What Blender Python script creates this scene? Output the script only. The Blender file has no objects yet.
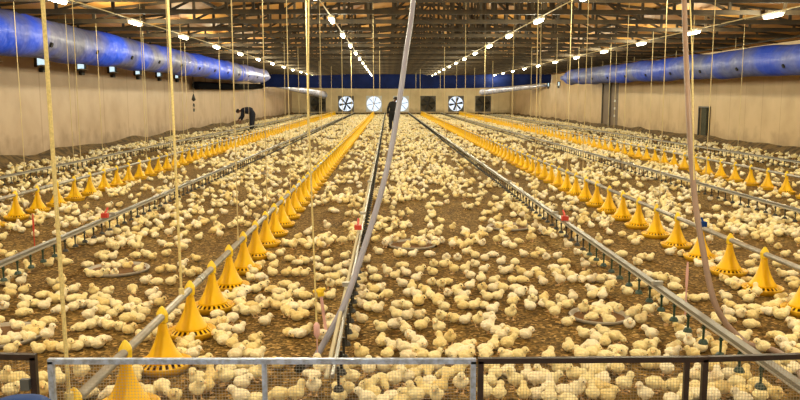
import bpy, bmesh, math, random
import numpy as np
from mathutils import Vector, Matrix, noise
random.seed(7); rng = np.random.default_rng(11)
sc = bpy.context.scene; COL = sc.collection
PI = math.pi

# ------------------------------------------------------------------ camera
F = 780.0; HC = 1.65
PITCH = math.atan(102.0/F); YAW = math.atan(12.0/F*math.cos(PITCH))
camd = bpy.data.cameras.new('camera'); cam = bpy.data.objects.new('camera', camd); COL.objects.link(cam)
cam.location = (0, 0, HC); cam.rotation_euler = (PI/2-PITCH, 0, -YAW)
camd.sensor_width = 36; camd.lens = 36*F/800; camd.clip_start = .05; camd.clip_end = 400
sc.camera = cam
RM = cam.rotation_euler.to_matrix()
def ray(px, py):
    return RM @ Vector(((px-400)/F, (200-py)/F, -1.0))
def G(px, py, z=0.0):                      # pixel -> point on the level plane z
    d = ray(px, py); t = (z-HC)/d.z
    return Vector((0, 0, HC))+d*t
def PY(px, py, Y):                         # pixel -> point on the cross plane Y
    d = ray(px, py); return Vector((0, 0, HC))+d*(Y/d.y)
def PX(px, py, X):
    d = ray(px, py); return Vector((0, 0, HC))+d*(X/d.x)
RI = RM.transposed()
def pix(p):
    q = RI @ (Vector(p)-Vector((0, 0, HC)))
    if q.z > -.05: return (-9999, -9999)
    return (400+F*q.x/-q.z, 200-F*q.y/-q.z)

# ------------------------------------------------------------------ world, exposure
w = bpy.data.worlds.new('sky'); sc.world = w; w.use_nodes = True
bg = w.node_tree.nodes['Background']; bg.inputs[0].default_value = (.80, .90, 1.0, 1); bg.inputs[1].default_value = 1.25
sc.view_settings.view_transform = 'Standard'; sc.view_settings.look = 'None'
sc.view_settings.gamma = 1; sc.view_settings.use_curve_mapping = False
sc.view_settings.exposure = -0.02
LAMP_WATTS = 165.0; LAMP_COLOR = (1.0, .925, .645, 1)
try:
    sc.cycles.use_denoising = True
    sc.cycles.max_bounces = 6; sc.cycles.diffuse_bounces = 4; sc.cycles.glossy_bounces = 3; sc.cycles.transparent_max_bounces = 8
    sc.cycles.sample_clamp_indirect = 6.0
except Exception: pass

# ------------------------------------------------------------------ materials
def lin(r, g, b):
    f = lambda c: (c/255/12.92) if c/255 <= .04045 else ((c/255+.055)/1.055)**2.4
    return (f(r), f(g), f(b), 1)
MATS = {}
def mat(name, rgb, rough=.6, metal=0, spec=.5, emit=None, es=0, var=0.0, scale=8.0, bump=0.0, bscale=None, rgb2=None, sheen=0, coat=0, detail=4):
    m = bpy.data.materials.new(name); m.use_nodes = True; nt = m.node_tree; n = nt.nodes; l = nt.links
    b = n['Principled BSDF']; b.inputs['Base Color'].default_value = lin(*rgb)
    b.inputs['Roughness'].default_value = rough; b.inputs['Metallic'].default_value = metal
    b.inputs['Specular IOR Level'].default_value = spec; b.inputs['Sheen Weight'].default_value = sheen; b.inputs['Coat Weight'].default_value = coat
    if emit: b.inputs['Emission Color'].default_value = emit; b.inputs['Emission Strength'].default_value = es
    if var or rgb2 or bump:
        tc = n.new('ShaderNodeTexCoord'); ns = n.new('ShaderNodeTexNoise'); ns.inputs['Scale'].default_value = scale; ns.inputs['Detail'].default_value = detail
        l.new(tc.outputs['Object'], ns.inputs['Vector'])
        if var or rgb2:
            mx = n.new('ShaderNodeMix'); mx.data_type = 'RGBA'
            a = lin(*rgb); c2 = lin(*rgb2) if rgb2 else tuple(x*(1-var) for x in a[:3])+(1,)
            mx.inputs[6].default_value = a; mx.inputs[7].default_value = c2
            mr = n.new('ShaderNodeMapRange'); mr.inputs[1].default_value = .35; mr.inputs[2].default_value = .65
            l.new(ns.outputs['Fac'], mr.inputs[0]); l.new(mr.outputs[0], mx.inputs[0]); l.new(mx.outputs[2], b.inputs['Base Color'])
        if bump:
            bp = n.new('ShaderNodeBump'); bp.inputs['Strength'].default_value = bump; bp.inputs['Distance'].default_value = .01
            src = ns
            if bscale:
                src = n.new('ShaderNodeTexNoise'); src.inputs['Scale'].default_value = bscale; l.new(tc.outputs['Object'], src.inputs['Vector'])
            l.new(src.outputs['Fac'], bp.inputs['Height']); l.new(bp.outputs[0], b.inputs['Normal'])
    MATS[name] = m; return m
def node_mat(name):
    m = bpy.data.materials.new(name); m.use_nodes = True; MATS[name] = m
    return m, m.node_tree.nodes, m.node_tree.links, m.node_tree.nodes['Principled BSDF']

YEL = mat('yellow_plastic', (242, 192, 0), .45, spec=.35, var=.08, scale=5)
YEL2 = mat('yellow_clip_plastic', (240, 205, 40), .45)
PANM = mat('yellow_pan_plastic', (238, 188, 40), .45, var=.18, scale=9)
FEED = mat('feed_crumb', (120, 84, 40), .95, var=.4, scale=60, bump=.5)
GALV = mat('galvanised_pipe', (182, 180, 174), .42, metal=.55, var=.25, scale=14)
GATEG = mat('galvanised_gate_steel', (190, 210, 248), .34, metal=.3, rgb2=(150, 162, 188), scale=38)  # bluish daylight tint is put into the steel's base colour
BROWN = mat('dark_brown_paint', (52, 40, 38), .5, var=.35, scale=25)
WIREG = mat('galvanised_wire', (176, 174, 166), .45, metal=.4)
WIREB = mat('dull_wire', (150, 140, 122), .55, metal=.3)
ALU = mat('aluminium_rail', (126, 124, 118), .45, metal=.45, var=.2, scale=9)
WPIPE = mat('white_pvc_pipe', (206, 202, 190), .45)
CPIPE = mat('cream_pvc_pipe', (204, 196, 166), .5)
NIPG = mat('dark_green_plastic', (16, 52, 40), .45)
NIPB = mat('black_plastic', (26, 28, 26), .5)
RED = mat('red_plastic', (196, 60, 44), .5)
PINK = mat('pink_plastic', (220, 176, 178), .5)
ROPE = mat('yellow_nylon_cord', (232, 214, 148), .8, var=.25, scale=90)
ROPET = mat('thin_pale_cord', (196, 178, 132), .8)
HOSE = mat('grey_hose', (144, 144, 162), .48, var=.12, scale=6)
HOSEB = mat('brown_grey_hose', (146, 122, 108), .5, var=.15, scale=6)
TRAY = mat('grey_tray_plastic', (172, 164, 150), .5, var=.15, scale=10)
WOOD = mat('dark_truss_timber', (62, 49, 27), .8, rgb2=(36, 28, 16), scale=3)
NAVY = mat('navy_curtain', (12, 28, 78), .8, spec=.15, var=.35, scale=1.5, bump=.4, bscale=2.5)
SILV = mat('silver_film', (205, 206, 222), .3, metal=.2, rgb2=(140, 144, 176), scale=3, bump=.7, bscale=6)
HOLE = mat('dark_hole', (8, 8, 12), .9)
FRAMEG = mat('dull_grey_metal', (92, 86, 78), .55, metal=.3, var=.3, scale=6)
DARKG = mat('dark_fan_metal', (52, 48, 42), .55, metal=.3)
SHUT = mat('closed_shutter_metal', (86, 76, 58), .55, metal=.2, var=.3, scale=5)
LAMPH = mat('lamp_housing', (220, 214, 200), .5)
LAMPD = mat('lamp_diffuser', (250, 245, 230), .4, emit=LAMP_COLOR, es=16)
WHITEM = mat('white_flap', (214, 218, 220), .5)
BLUEB = mat('blue_barrel_plastic', (14, 58, 128), .7, spec=.15, var=.15, scale=6)
SKIN = mat('skin', (120, 80, 58), .6)
CLOTHN = mat('navy_overall_cloth', (12, 16, 36), .9, var=.3, scale=12)
CLOTHB = mat('black_work_cloth', (20, 20, 24), .9, var=.3, scale=12)
HAIR = mat('dark_hair', (22, 18, 16), .8)
BOOT = mat('black_rubber_boot', (18, 18, 18), .5)
EYE = mat('chick_eye', (14, 10, 8), .2)
BEAK = mat('chick_beak_and_legs', (222, 182, 128), .5)
PLATE = mat('steel_latch', (112, 122, 132), .4, metal=.6)
DOORM = mat('grey_sliding_door', (112, 92, 70), .6, metal=.1, var=.25, scale=1.2)
PADD = mat('dark_pad_opening', (34, 32, 24), .9)
PADS = mat('pad_slat', (92, 90, 70), .8, var=.3, scale=12)

def inlet_light():
    m, n, l, b = node_mat('inlet_daylight_glow'); b.inputs['Base Color'].default_value = (.5, .6, .65, 1)
    b.inputs['Emission Color'].default_value = (.62, .82, .9, 1); b.inputs['Emission Strength'].default_value = 1.1  # emission stands in for daylight coming through the open inlet
    return m
INLET = inlet_light()

def down_mat(name, use_attr):
    m, n, l, b = node_mat(name)
    if use_attr:
        a = n.new('ShaderNodeAttribute'); a.attribute_name = 'tone'; src = a.outputs['Fac']
    else:
        a = n.new('ShaderNodeObjectInfo'); src = a.outputs['Random']
    cr = n.new('ShaderNodeValToRGB'); e = cr.color_ramp.elements
    e[0].position = 0; e[0].color = lin(234, 211, 146); e[1].position = 1; e[1].color = lin(250, 243, 218)
    for p, c in ((.2, (240, 224, 168)), (.6, (246, 235, 190)), (.8, (244, 234, 204))):
        k = e.new(p); k.color = lin(*c)
    l.new(src, cr.inputs[0])
    tc = n.new('ShaderNodeTexCoord'); ns = n.new('ShaderNodeTexNoise'); ns.inputs['Scale'].default_value = 60; ns.inputs['Detail'].default_value = 3
    l.new(tc.outputs['Object'], ns.inputs['Vector'])
    mx = n.new('ShaderNodeMix'); mx.data_type = 'RGBA'; mx.blend_type = 'MULTIPLY'; mx.inputs[7].default_value = (.86, .79, .64, 1)
    mr = n.new('ShaderNodeMapRange'); mr.inputs[1].default_value = .45; mr.inputs[2].default_value = .75; l.new(ns.outputs['Fac'], mr.inputs[0])
    l.new(mr.outputs[0], mx.inputs[0]); l.new(cr.outputs[0], mx.inputs[6]); l.new(mx.outputs[2], b.inputs['Base Color'])
    b.inputs['Roughness'].default_value = .95; b.inputs['Specular IOR Level'].default_value = .15; b.inputs['Sheen Weight'].default_value = .25
    bp = n.new('ShaderNodeBump'); bp.inputs['Strength'].default_value = .6; bp.inputs['Distance'].default_value = .004
    n2 = n.new('ShaderNodeTexNoise'); n2.inputs['Scale'].default_value = 190; l.new(tc.outputs['Object'], n2.inputs['Vector'])
    l.new(n2.outputs['Fac'], bp.inputs['Height']); l.new(bp.outputs[0], b.inputs['Normal'])
    return m
DOWN = down_mat('chick_down', False); DOWNS = down_mat('flock_down', True)

def litter_mat():
    m, n, l, b = node_mat('wood_shaving_litter')
    tc = n.new('ShaderNodeTexCoord')
    v = n.new('ShaderNodeTexVoronoi'); v.inputs['Scale'].default_value = 48; l.new(tc.outputs['Object'], v.inputs['Vector'])
    cr = n.new('ShaderNodeValToRGB'); e = cr.color_ramp.elements
    e[0].position = 0; e[0].color = lin(68, 54, 28); e[1].position = 1; e[1].color = lin(196, 164, 104)
    for p, c in ((.3, (96, 76, 38)), (.6, (120, 95, 48)), (.85, (146, 117, 62))):
        k = e.new(p); k.color = lin(*c)
    sp = n.new('ShaderNodeSeparateColor'); l.new(v.outputs['Color'], sp.inputs[0]); l.new(sp.outputs[0], cr.inputs[0])
    ns = n.new('ShaderNodeTexNoise'); ns.inputs['Scale'].default_value = .9; ns.inputs['Detail'].default_value = 5; l.new(tc.outputs['Object'], ns.inputs['Vector'])
    mx = n.new('ShaderNodeMix'); mx.data_type = 'RGBA'; mx.blend_type = 'MULTIPLY'; mx.inputs[7].default_value = (.68, .62, .56, 1)
    mr = n.new('ShaderNodeMapRange'); mr.inputs[1].default_value = .35; mr.inputs[2].default_value = .7; l.new(ns.outputs['Fac'], mr.inputs[0])
    l.new(mr.outputs[0], mx.inputs[0]); l.new(cr.outputs[0], mx.inputs[6]); l.new(mx.outputs[2], b.inputs['Base Color'])
    b.inputs['Roughness'].default_value = .95; b.inputs['Specular IOR Level'].default_value = .15
    bp = n.new('ShaderNodeBump'); bp.inputs['Strength'].default_value = .9; bp.inputs['Distance'].default_value = .012
    l.new(sp.outputs[1], bp.inputs['Height']); l.new(bp.outputs[0], b.inputs['Normal'])
    return m
LITTER = litter_mat()

def wall_mat(name, rgb, axis, width, dirt):
    m, n, l, b = node_mat(name)
    tc = n.new('ShaderNodeTexCoord'); s = n.new('ShaderNodeSeparateXYZ'); l.new(tc.outputs['Object'], s.inputs[0])
    # panel seams
    a = n.new('ShaderNodeMath'); a.operation = 'DIVIDE'; a.inputs[1].default_value = width; l.new(s.outputs[axis], a.inputs[0])
    f = n.new('ShaderNodeMath'); f.operation = 'FRACT'; l.new(a.outputs[0], f.inputs[0])
    g = n.new('ShaderNodeMath'); g.operation = 'LESS_THAN'; g.inputs[1].default_value = .03; l.new(f.outputs[0], g.inputs[0])
    ns = n.new('ShaderNodeTexNoise'); ns.inputs['Scale'].default_value = .9; ns.inputs['Detail'].default_value = 6; l.new(tc.outputs['Object'], ns.inputs['Vector'])
    mp = n.new('ShaderNodeMix'); mp.data_type = 'RGBA'; c = lin(*rgb); mp.inputs[6].default_value = c; mp.inputs[7].default_value = (c[0]*.8, c[1]*.77, c[2]*.72, 1)
    mr = n.new('ShaderNodeMapRange'); mr.inputs[1].default_value = .4; mr.inputs[2].default_value = .72; l.new(ns.outputs['Fac'], mr.inputs[0]); l.new(mr.outputs[0], mp.inputs[0])
    m2 = n.new('ShaderNodeMix'); m2.data_type = 'RGBA'; m2.blend_type = 'MULTIPLY'; m2.inputs[7].default_value = (.82, .80, .77, 1)
    l.new(g.outputs[0], m2.inputs[0]); l.new(mp.outputs[2], m2.inputs[6])
    # splashed dirt low down
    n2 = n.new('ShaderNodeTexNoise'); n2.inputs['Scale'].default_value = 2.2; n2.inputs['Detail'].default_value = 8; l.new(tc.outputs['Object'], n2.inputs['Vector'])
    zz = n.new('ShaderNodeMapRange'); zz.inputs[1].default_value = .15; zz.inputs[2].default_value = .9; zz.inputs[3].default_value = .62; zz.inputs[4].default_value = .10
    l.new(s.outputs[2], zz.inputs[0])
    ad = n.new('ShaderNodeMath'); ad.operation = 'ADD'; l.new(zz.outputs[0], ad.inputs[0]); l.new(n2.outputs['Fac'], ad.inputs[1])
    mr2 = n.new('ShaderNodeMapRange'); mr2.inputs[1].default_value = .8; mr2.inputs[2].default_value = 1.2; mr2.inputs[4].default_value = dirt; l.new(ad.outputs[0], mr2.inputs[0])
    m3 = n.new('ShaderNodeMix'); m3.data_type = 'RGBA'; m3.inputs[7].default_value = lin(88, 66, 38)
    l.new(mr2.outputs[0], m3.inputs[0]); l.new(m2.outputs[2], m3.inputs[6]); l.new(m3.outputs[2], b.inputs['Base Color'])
    b.inputs['Roughness'].default_value = .55; b.inputs['Specular IOR Level'].default_value = .3
    return m
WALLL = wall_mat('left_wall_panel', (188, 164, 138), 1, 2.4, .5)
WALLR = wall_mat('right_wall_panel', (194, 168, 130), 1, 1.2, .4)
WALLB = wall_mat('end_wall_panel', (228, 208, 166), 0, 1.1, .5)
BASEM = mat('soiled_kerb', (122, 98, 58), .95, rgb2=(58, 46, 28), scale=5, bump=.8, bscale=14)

def roof_mat():
    m, n, l, b = node_mat('roof_lining_boards')
    tc = n.new('ShaderNodeTexCoord'); mp = n.new('ShaderNodeMapping'); mp.inputs['Scale'].default_value = (1.6, .25, 1); l.new(tc.outputs['Object'], mp.inputs[0])
    ns = n.new('ShaderNodeTexNoise'); ns.inputs['Scale'].default_value = 2; ns.inputs['Detail'].default_value = 5; l.new(mp.outputs[0], ns.inputs['Vector'])
    cr = n.new('ShaderNodeValToRGB'); e = cr.color_ramp.elements
    e[0].position = .3; e[0].color = lin(158, 104, 34); e[1].position = .7; e[1].color = lin(186, 138, 64)
    l.new(ns.outputs['Fac'], cr.inputs[0])
    l.new(cr.outputs[0], b.inputs['Base Color']); b.inputs['Roughness'].default_value = .7
    return m
ROOFM = roof_mat()

def duct_mat(name, blue, grey):
    m, n, l, b = node_mat(name)
    b.inputs['Base Color'].default_value = lin(40, 74, 200); b.inputs['Roughness'].default_value = .6; b.inputs['Specular IOR Level'].default_value = .35
    b.inputs['Coat Weight'].default_value = .04; b.inputs['Coat Roughness'].default_value = .22
    tc = n.new('ShaderNodeTexCoord'); ns = n.new('ShaderNodeTexNoise'); ns.inputs['Scale'].default_value = .5; ns.inputs['Detail'].default_value = 2; l.new(tc.outputs['Object'], ns.inputs['Vector'])
    mx = n.new('ShaderNodeMix'); mx.data_type = 'RGBA'; mx.inputs[6].default_value = lin(*blue); mx.inputs[7].default_value = lin(*grey)  # grey patches put the film's reflected sheen into the base colour
    mr = n.new('ShaderNodeMapRange'); mr.inputs[1].default_value = .40; mr.inputs[2].default_value = .56; l.new(ns.outputs['Fac'], mr.inputs[0]); l.new(mr.outputs[0], mx.inputs[0])
    l.new(mx.outputs[2], b.inputs['Base Color'])
    bp = n.new('ShaderNodeBump'); bp.inputs['Strength'].default_value = .9; bp.inputs['Distance'].default_value = .08
    n2 = n.new('ShaderNodeTexNoise'); n2.inputs['Scale'].default_value = 3; l.new(tc.outputs['Object'], n2.inputs['Vector']); l.new(n2.outputs['Fac'], bp.inputs['Height']); l.new(bp.outputs[0], b.inputs['Normal'])
    t = n.new('ShaderNodeBsdfTranslucent'); t.inputs[0].default_value = lin(40, 110, 255)
    ms = n.new('ShaderNodeMixShader'); ms.inputs[0].default_value = .14
    l.new(b.outputs[0], ms.inputs[1]); l.new(t.outputs[0], ms.inputs[2]); l.new(ms.outputs[0], n['Material Output'].inputs[0])
    return m
DUCT = duct_mat('blue_duct_film', (24, 76, 232), (96, 98, 128))
DUCTR = duct_mat('dull_blue_duct_film', (26, 62, 176), (82, 90, 130))

# ------------------------------------------------------------------ mesh builder
class MB:
    def __init__(s): s.v = []; s.f = []
    def box(s, c, d):
        i = len(s.v); x, y, z = c; a, b, e = d[0]/2, d[1]/2, d[2]/2
        s.v += [(x-a, y-b, z-e), (x+a, y-b, z-e), (x+a, y+b, z-e), (x-a, y+b, z-e), (x-a, y-b, z+e), (x+a, y-b, z+e), (x+a, y+b, z+e), (x-a, y+b, z+e)]
        s.f += [(i, i+3, i+2, i+1), (i+4, i+5, i+6, i+7), (i, i+1, i+5, i+4), (i+1, i+2, i+6, i+5), (i+2, i+3, i+7, i+6), (i+3, i, i+4, i+7)]
        return s
    def path(s, pts, r, n=8, cap=True, squash=1.0):
        pts = [Vector(p) for p in pts]; k = len(pts); rs = r if isinstance(r, (list, tuple)) else [r]*k
        i0 = len(s.v); t0 = (pts[1]-pts[0]).normalized()
        up = Vector((0, 0, 1)) if abs(t0.z) < .9 else Vector((0, 1, 0))
        for j in range(k):
            t = (pts[min(j+1, k-1)]-pts[max(j-1, 0)]).normalized()
            u = t.cross(up).normalized(); w_ = u.cross(t).normalized()
            for q in range(n):
                a = 2*PI*q/n+PI/n; s.v.append(tuple(pts[j]+u*(math.cos(a)*rs[j])+w_*(math.sin(a)*rs[j]*squash)))
        for j in range(k-1):
            for q in range(n):
                a = i0+j*n+q; b = i0+j*n+(q+1) % n; s.f.append((a, b, b+n, a+n))
        if cap:
            s.f.append(tuple(i0+q for q in range(n))[::-1]); s.f.append(tuple(i0+(k-1)*n+q for q in range(n)))
        return s
    def bar(s, p, q, r, n=8): return s.path([p, q], r, n)
    def beam(s, p, q, wx, h):              # rectangular member
        p = Vector(p); q = Vector(q); t = (q-p).normalized(); u = t.cross(Vector((0, 1, 0)))
        if u.length < .1: u = Vector((1, 0, 0))
        u.normalize(); v = t.cross(u).normalized(); i = len(s.v)
        for b in (p, q):
            for a, c in ((-1, -1), (1, -1), (1, 1), (-1, 1)): s.v.append(tuple(b+u*(a*h/2)+v*(c*wx/2)))
        s.f += [(i, i+1, i+2, i+3), (i+4, i+7, i+6, i+5)]+[(i+a, i+4+a, i+4+(a+1) % 4, i+(a+1) % 4) for a in range(4)]
        return s
    def lathe(s, prof, n=24, c=(0, 0, 0)):
        i0 = len(s.v)
        for r, z in prof:
            for q in range(n):
                a = 2*PI*q/n; s.v.append((c[0]+r*math.cos(a), c[1]+r*math.sin(a), c[2]+z))
        for j in range(len(prof)-1):
            for q in range(n):
                a = i0+j*n+q; b = i0+j*n+(q+1) % n; s.f.append((a, b, b+n, a+n))
        return s
    def quad(s, *p):
        i = len(s.v); s.v += [tuple(x) for x in p]; s.f.append(tuple(range(i, i+len(p)))); return s
    def mesh(s, name, m=None, smooth=False):
        me = bpy.data.meshes.new(name); me.from_pydata(s.v, [], s.f); me.update()
        if m: me.materials.append(m)
        if smooth: me.polygons.foreach_set('use_smooth', [True]*len(me.polygons))
        return me
    def build(s, name, m=None, parent=None, smooth=False, loc=(0, 0, 0)):
        return put(name, s.mesh(name, m, smooth), parent, loc)
def put(name, me, parent=None, loc=(0, 0, 0), rz=0):
    o = bpy.data.objects.new(name, me); COL.objects.link(o); o.location = loc; o.rotation_euler = (0, 0, rz)
    if parent: o.parent = parent
    return o
def tag(o, label, cat, group=None):
    o['label'] = label; o['category'] = cat
    if group: o['group'] = group
    return o
def thing(name, label, cat, loc=(0, 0, 0), group=None, rz=0):
    o = bpy.data.objects.new(name, None); COL.objects.link(o); o.location = loc; o.rotation_euler = (0, 0, rz); o.empty_display_size = .1
    return tag(o, label, cat, group)
def struct(o): o['kind'] = 'structure'; return o
ONES = ['zeroth', 'first', 'second', 'third', 'fourth', 'fifth', 'sixth', 'seventh', 'eighth', 'ninth', 'tenth', 'eleventh', 'twelfth', 'thirteenth', 'fourteenth', 'fifteenth', 'sixteenth', 'seventeenth', 'eighteenth', 'nineteenth', 'twentieth']
TENS = {2: 'twenty', 3: 'thirty', 4: 'forty', 5: 'fifty', 6: 'sixty', 7: 'seventy', 8: 'eighty', 9: 'ninety'}
TENTH = {3: 'thirtieth', 4: 'fortieth', 5: 'fiftieth', 6: 'sixtieth', 7: 'seventieth', 8: 'eightieth', 9: 'ninetieth'}
def nth(k):
    if k <= 20: return ONES[k]
    t, u = divmod(k, 10)
    return TENTH[t] if u == 0 else TENS[t]+'-'+ONES[u]

roofz = lambda x: ZW+(ZR-ZW)*(1-abs(x-XM)/((XR-XL)/2))+.02
# ------------------------------------------------------------------ room shell
XL, XR, YE, ZW = -9.5, 12.1, 78.0, 3.34
XM, ZR = (XL+XR)/2, 4.55
Y0 = -2.0
struct(MB().quad((XL-.3, Y0-3, 0), (XR+.3, Y0-3, 0), (XR+.3, YE+.3, 0), (XL-.3, YE+.3, 0)).build('floor', LITTER))
def side_wall(name, X, m, holes, thick):
    mb = MB(); ys = [Y0]+[v for a, b, _, _ in holes for v in (a, b)]+[YE]
    for j in range(0, len(ys)-1):
        a, b = ys[j], ys[j+1]; c = X+thick/2
        if j % 2 == 0: mb.box((c, (a+b)/2, ZW/2), (abs(thick), b-a, ZW))
        else:
            z0, z1 = holes[j//2][2:]
            if z0 > 0: mb.box((c, (a+b)/2, z0/2), (abs(thick), b-a, z0))
            mb.box((c, (a+b)/2, (z1+ZW)/2), (abs(thick), b-a, ZW-z1))
    return struct(mb.build(name, m))
INL_Y = [19.0+2.75*k for k in range(7)]
INR_Y = [55.5+3.6*k for k in range(4)]
side_wall('wall_left', XL, WALLL, [(y-.35, y+.35, 2.5, 2.78) for y in INL_Y], -.12)
PADY = (PX(710, 120, XR).y, PX(699, 120, XR).y); PADZ = (PX(705, 137, XR).z, PX(705, 107, XR).z)
DRY = (PX(618, 100, XR).y, PX(602, 100, XR).y); DRZ = PX(610, 82, XR).z
side_wall('wall_right', XR, WALLR, [(PADY[0], PADY[1], PADZ[0], PADZ[1]), (DRY[0], DRY[1], 0, DRZ)]+[(y-.35, y+.35, 2.5, 2.78) for y in INR_Y], .12)
FANPX = [318, 346, 374, 401, 428, 456, 483]
FANX = [PY(p, 103, YE).x for p in FANPX]; FZ = PY(400, 103.8, YE).z; FR = .78
mb = MB(); xs = [XL-.12]+[v for x in FANX for v in (x-FR, x+FR)]+[XR+.12]
for j in range(len(xs)-1):
    a, b = xs[j], xs[j+1]
    if j % 2 == 0: mb.box(((a+b)/2, YE+.1, ZW/2), (b-a, .2, ZW))
    else:
        mb.box(((a+b)/2, YE+.1, (FZ-FR)/2), (b-a, .2, FZ-FR)); mb.box(((a+b)/2, YE+.1, (FZ+FR+ZW)/2), (b-a, .2, ZW-FZ-FR))
i = len(mb.v); mb.v += [(XL-.12, YE, ZW), (XR+.12, YE, ZW), (XM, YE, ZR+.05)]; mb.f.append((i, i+1, i+2))
struct(mb.build('wall_back', WALLB))
struct(MB().box(((XL-2)/2, Y0-.1, ZW/2), (-2-XL, .2, ZW)).box(((XR+2.2)/2, Y0-.1, ZW/2), (XR-2.2, .2, ZW)).box((.1, Y0-.1, (2.6+ZW)/2), (4.2, .2, ZW-2.6)).box((XM, Y0-.1, ZW+.3), (XR-XL-4, .2, .6)).build('wall_front', WALLB))  # unseen wall behind the camera, added with a doorway to cut daylight fill
mb = MB()
for sx, xe in ((-1, XL-.2), (1, XR+.2)):
    mb.quad((xe, Y0, ZW), (xe, YE+.2, ZW), (XM, YE+.2, ZR), (XM, Y0, ZR)); mb.quad((xe, Y0, ZW+.06), (xe, YE+.2, ZW+.06), (XM, YE+.2, ZR+.06), (XM, Y0, ZR+.06))
struct(mb.build('ceiling', ROOFM))
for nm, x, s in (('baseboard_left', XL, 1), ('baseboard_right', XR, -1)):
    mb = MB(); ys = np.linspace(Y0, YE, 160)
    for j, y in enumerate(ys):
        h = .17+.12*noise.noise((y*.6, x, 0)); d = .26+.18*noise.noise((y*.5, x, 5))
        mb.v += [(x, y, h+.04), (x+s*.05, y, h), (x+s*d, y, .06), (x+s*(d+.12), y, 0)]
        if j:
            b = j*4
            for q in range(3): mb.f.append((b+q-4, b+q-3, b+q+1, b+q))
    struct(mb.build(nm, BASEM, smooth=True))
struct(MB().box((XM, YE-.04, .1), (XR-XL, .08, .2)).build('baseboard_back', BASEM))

# door and dark pad opening in the right wall
d = struct(MB().box((XR+.08, (DRY[0]+DRY[1])/2, DRZ/2), (.05, DRY[1]-DRY[0], DRZ)).build('door_1', DOORM))
mb = MB()
for y in (DRY[0], (DRY[0]+DRY[1])/2, DRY[1]): mb.box((XR+.03, y, DRZ/2), (.08, .08, DRZ))
mb.box((XR+.03, (DRY[0]+DRY[1])/2, DRZ), (.08, DRY[1]-DRY[0]+.08, .08)); mb.build('door_frame', FRAMEG, d)
mb = MB()
for zz in (.7, 1.1, 1.5): mb.box((XR+.045, DRY[0]+.7, zz), (.03, .16, .12))
mb.build('door_bolt', WHITEM, d)
d = struct(MB().box((XR+.11, sum(PADY)/2, sum(PADZ)/2), (.02, PADY[1]-PADY[0], PADZ[1]-PADZ[0])).build('window_1', PADD))
mb = MB()
for k in range(5): mb.box((XR+.06, PADY[0]+.5+.1*k, sum(PADZ)/2), (.06, .04, PADZ[1]-PADZ[0]))
mb.build('slat', PADS, d)
mb = MB()
for y in PADY: mb.box((XR-.01, y, sum(PADZ)/2), (.06, .05, PADZ[1]-PADZ[0]+.05))
for z in PADZ: mb.box((XR-.01, sum(PADY)/2, z), (.06, PADY[1]-PADY[0], .05))
mb.build('window_frame', FRAMEG, d)

# roof trusses (timber), each a thing
def truss_parts():
    P = []
    P.append(('bottom_chord', MB().box((XM, 0, 3.40), (XR-XL+.2, .06, .095)).mesh('bottom_chord', WOOD)))
    for xe in (XL, XR): P.append(('top_chord', MB().beam((xe, 0, ZW+.02), (XM, 0, ZR-.05), .05, .07).mesh('top_chord', WOOD)))
    rz = lambda x: ZW+(ZR-ZW)*(1-abs(x-XM)/((XR-XL)/2))-.05
    xs = sorted([XM+s*1.15*k for k in range(1, 9) for s in (-1, 1)]+[XM]+[XM+.55+.3*k for k in range(9)]+[XM-.6-1.15*k for k in range(4)])
    for x in xs: P.append(('web', MB().box((x, 0, (3.43+rz(x))/2), (.06, .045, max(.05, rz(x)-3.43+.04))).mesh('web', WOOD)))
    for k in range(0, 8, 2):
        for s in (-1, 1):
            a = XM+s*1.15*k; b = XM+s*1.15*(k+1)
            P.append(('brace', MB().beam((a, .04, rz(a)), (b, .04, 3.43), .035, .05).mesh('brace', WOOD)))
    return P
TP = truss_parts()
mb = MB()
for nm, me in TP:
    if nm in ('web', 'brace'):
        i = len(mb.v); mb.v += [tuple(v.co) for v in me.vertices]; mb.f += [tuple(i+q for q in p.vertices) for p in me.polygons]
LATTICE = mb.mesh('web_lattice', WOOD)
for k in range(32):
    y = 12.3+2.03*k
    t = thing('roof_truss', f'dark timber roof truss spanning the house, {nth(k+1)} in view counting back from the near end', 'roof truss', (0, y, 0), 'timber roof trusses')
    for nm, me in TP:
        if k < 8 or nm not in ('web', 'brace'): put(nm, me, t)
    if k >= 8: put('web_lattice', LATTICE, t)['kind'] = 'stuff'
for k, x in enumerate([XM+s*(1.0+2.3*q) for s in (-1, 1) for q in range(5)]):
    z = ZW+(ZR-ZW)*(1-abs(x-XM)/((XR-XL)/2))-.035
    struct(MB().box((x, (Y0+YE)/2, z), (.05, YE-Y0, .06)).build(f'trim_{k+1}', WOOD))

# wall inlets
def inlet(X, s, y, lab):
    t = thing('air_inlet', lab, 'air inlet', (X, y, 2.5), 'wall air inlets')
    mb = MB(); 
    for yy in (-.35, .35): mb.box((0, yy, .14), (.14, .04, .32))
    for zz in (0, .28): mb.box((0, 0, zz), (.14, .7, .04))
    mb.build('inlet_frame', FRAMEG, t)
    MB().box((s*.0, 0, .14), (.02, .66, .25)).build('daylight_glow_pane', INLET, t)
    MB().quad((s*.02, -.33, .02), (s*.02, .33, .02), (s*.18, .33, .04), (s*.18, -.33, .04)).quad((s*.02, -.33, .005), (s*.02, .33, .005), (s*.18, .33, .025), (s*.18, -.33, .025)).build('flap', WHITEM, t)
    MB().box((s*.06, 0, -.09), (.10, .22, .12)).build('flap_winch_box', NIPB, t)
for k, y in enumerate(INL_Y): inlet(XL, 1, y, f'small bright air inlet under the blue duct on left wall, {nth(k+1)} from the near end')
for k, y in enumerate(INR_Y): inlet(XR, -1, y, f'small bright air inlet high on right wall before the end wall, {nth(k+1)} nearest')

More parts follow.
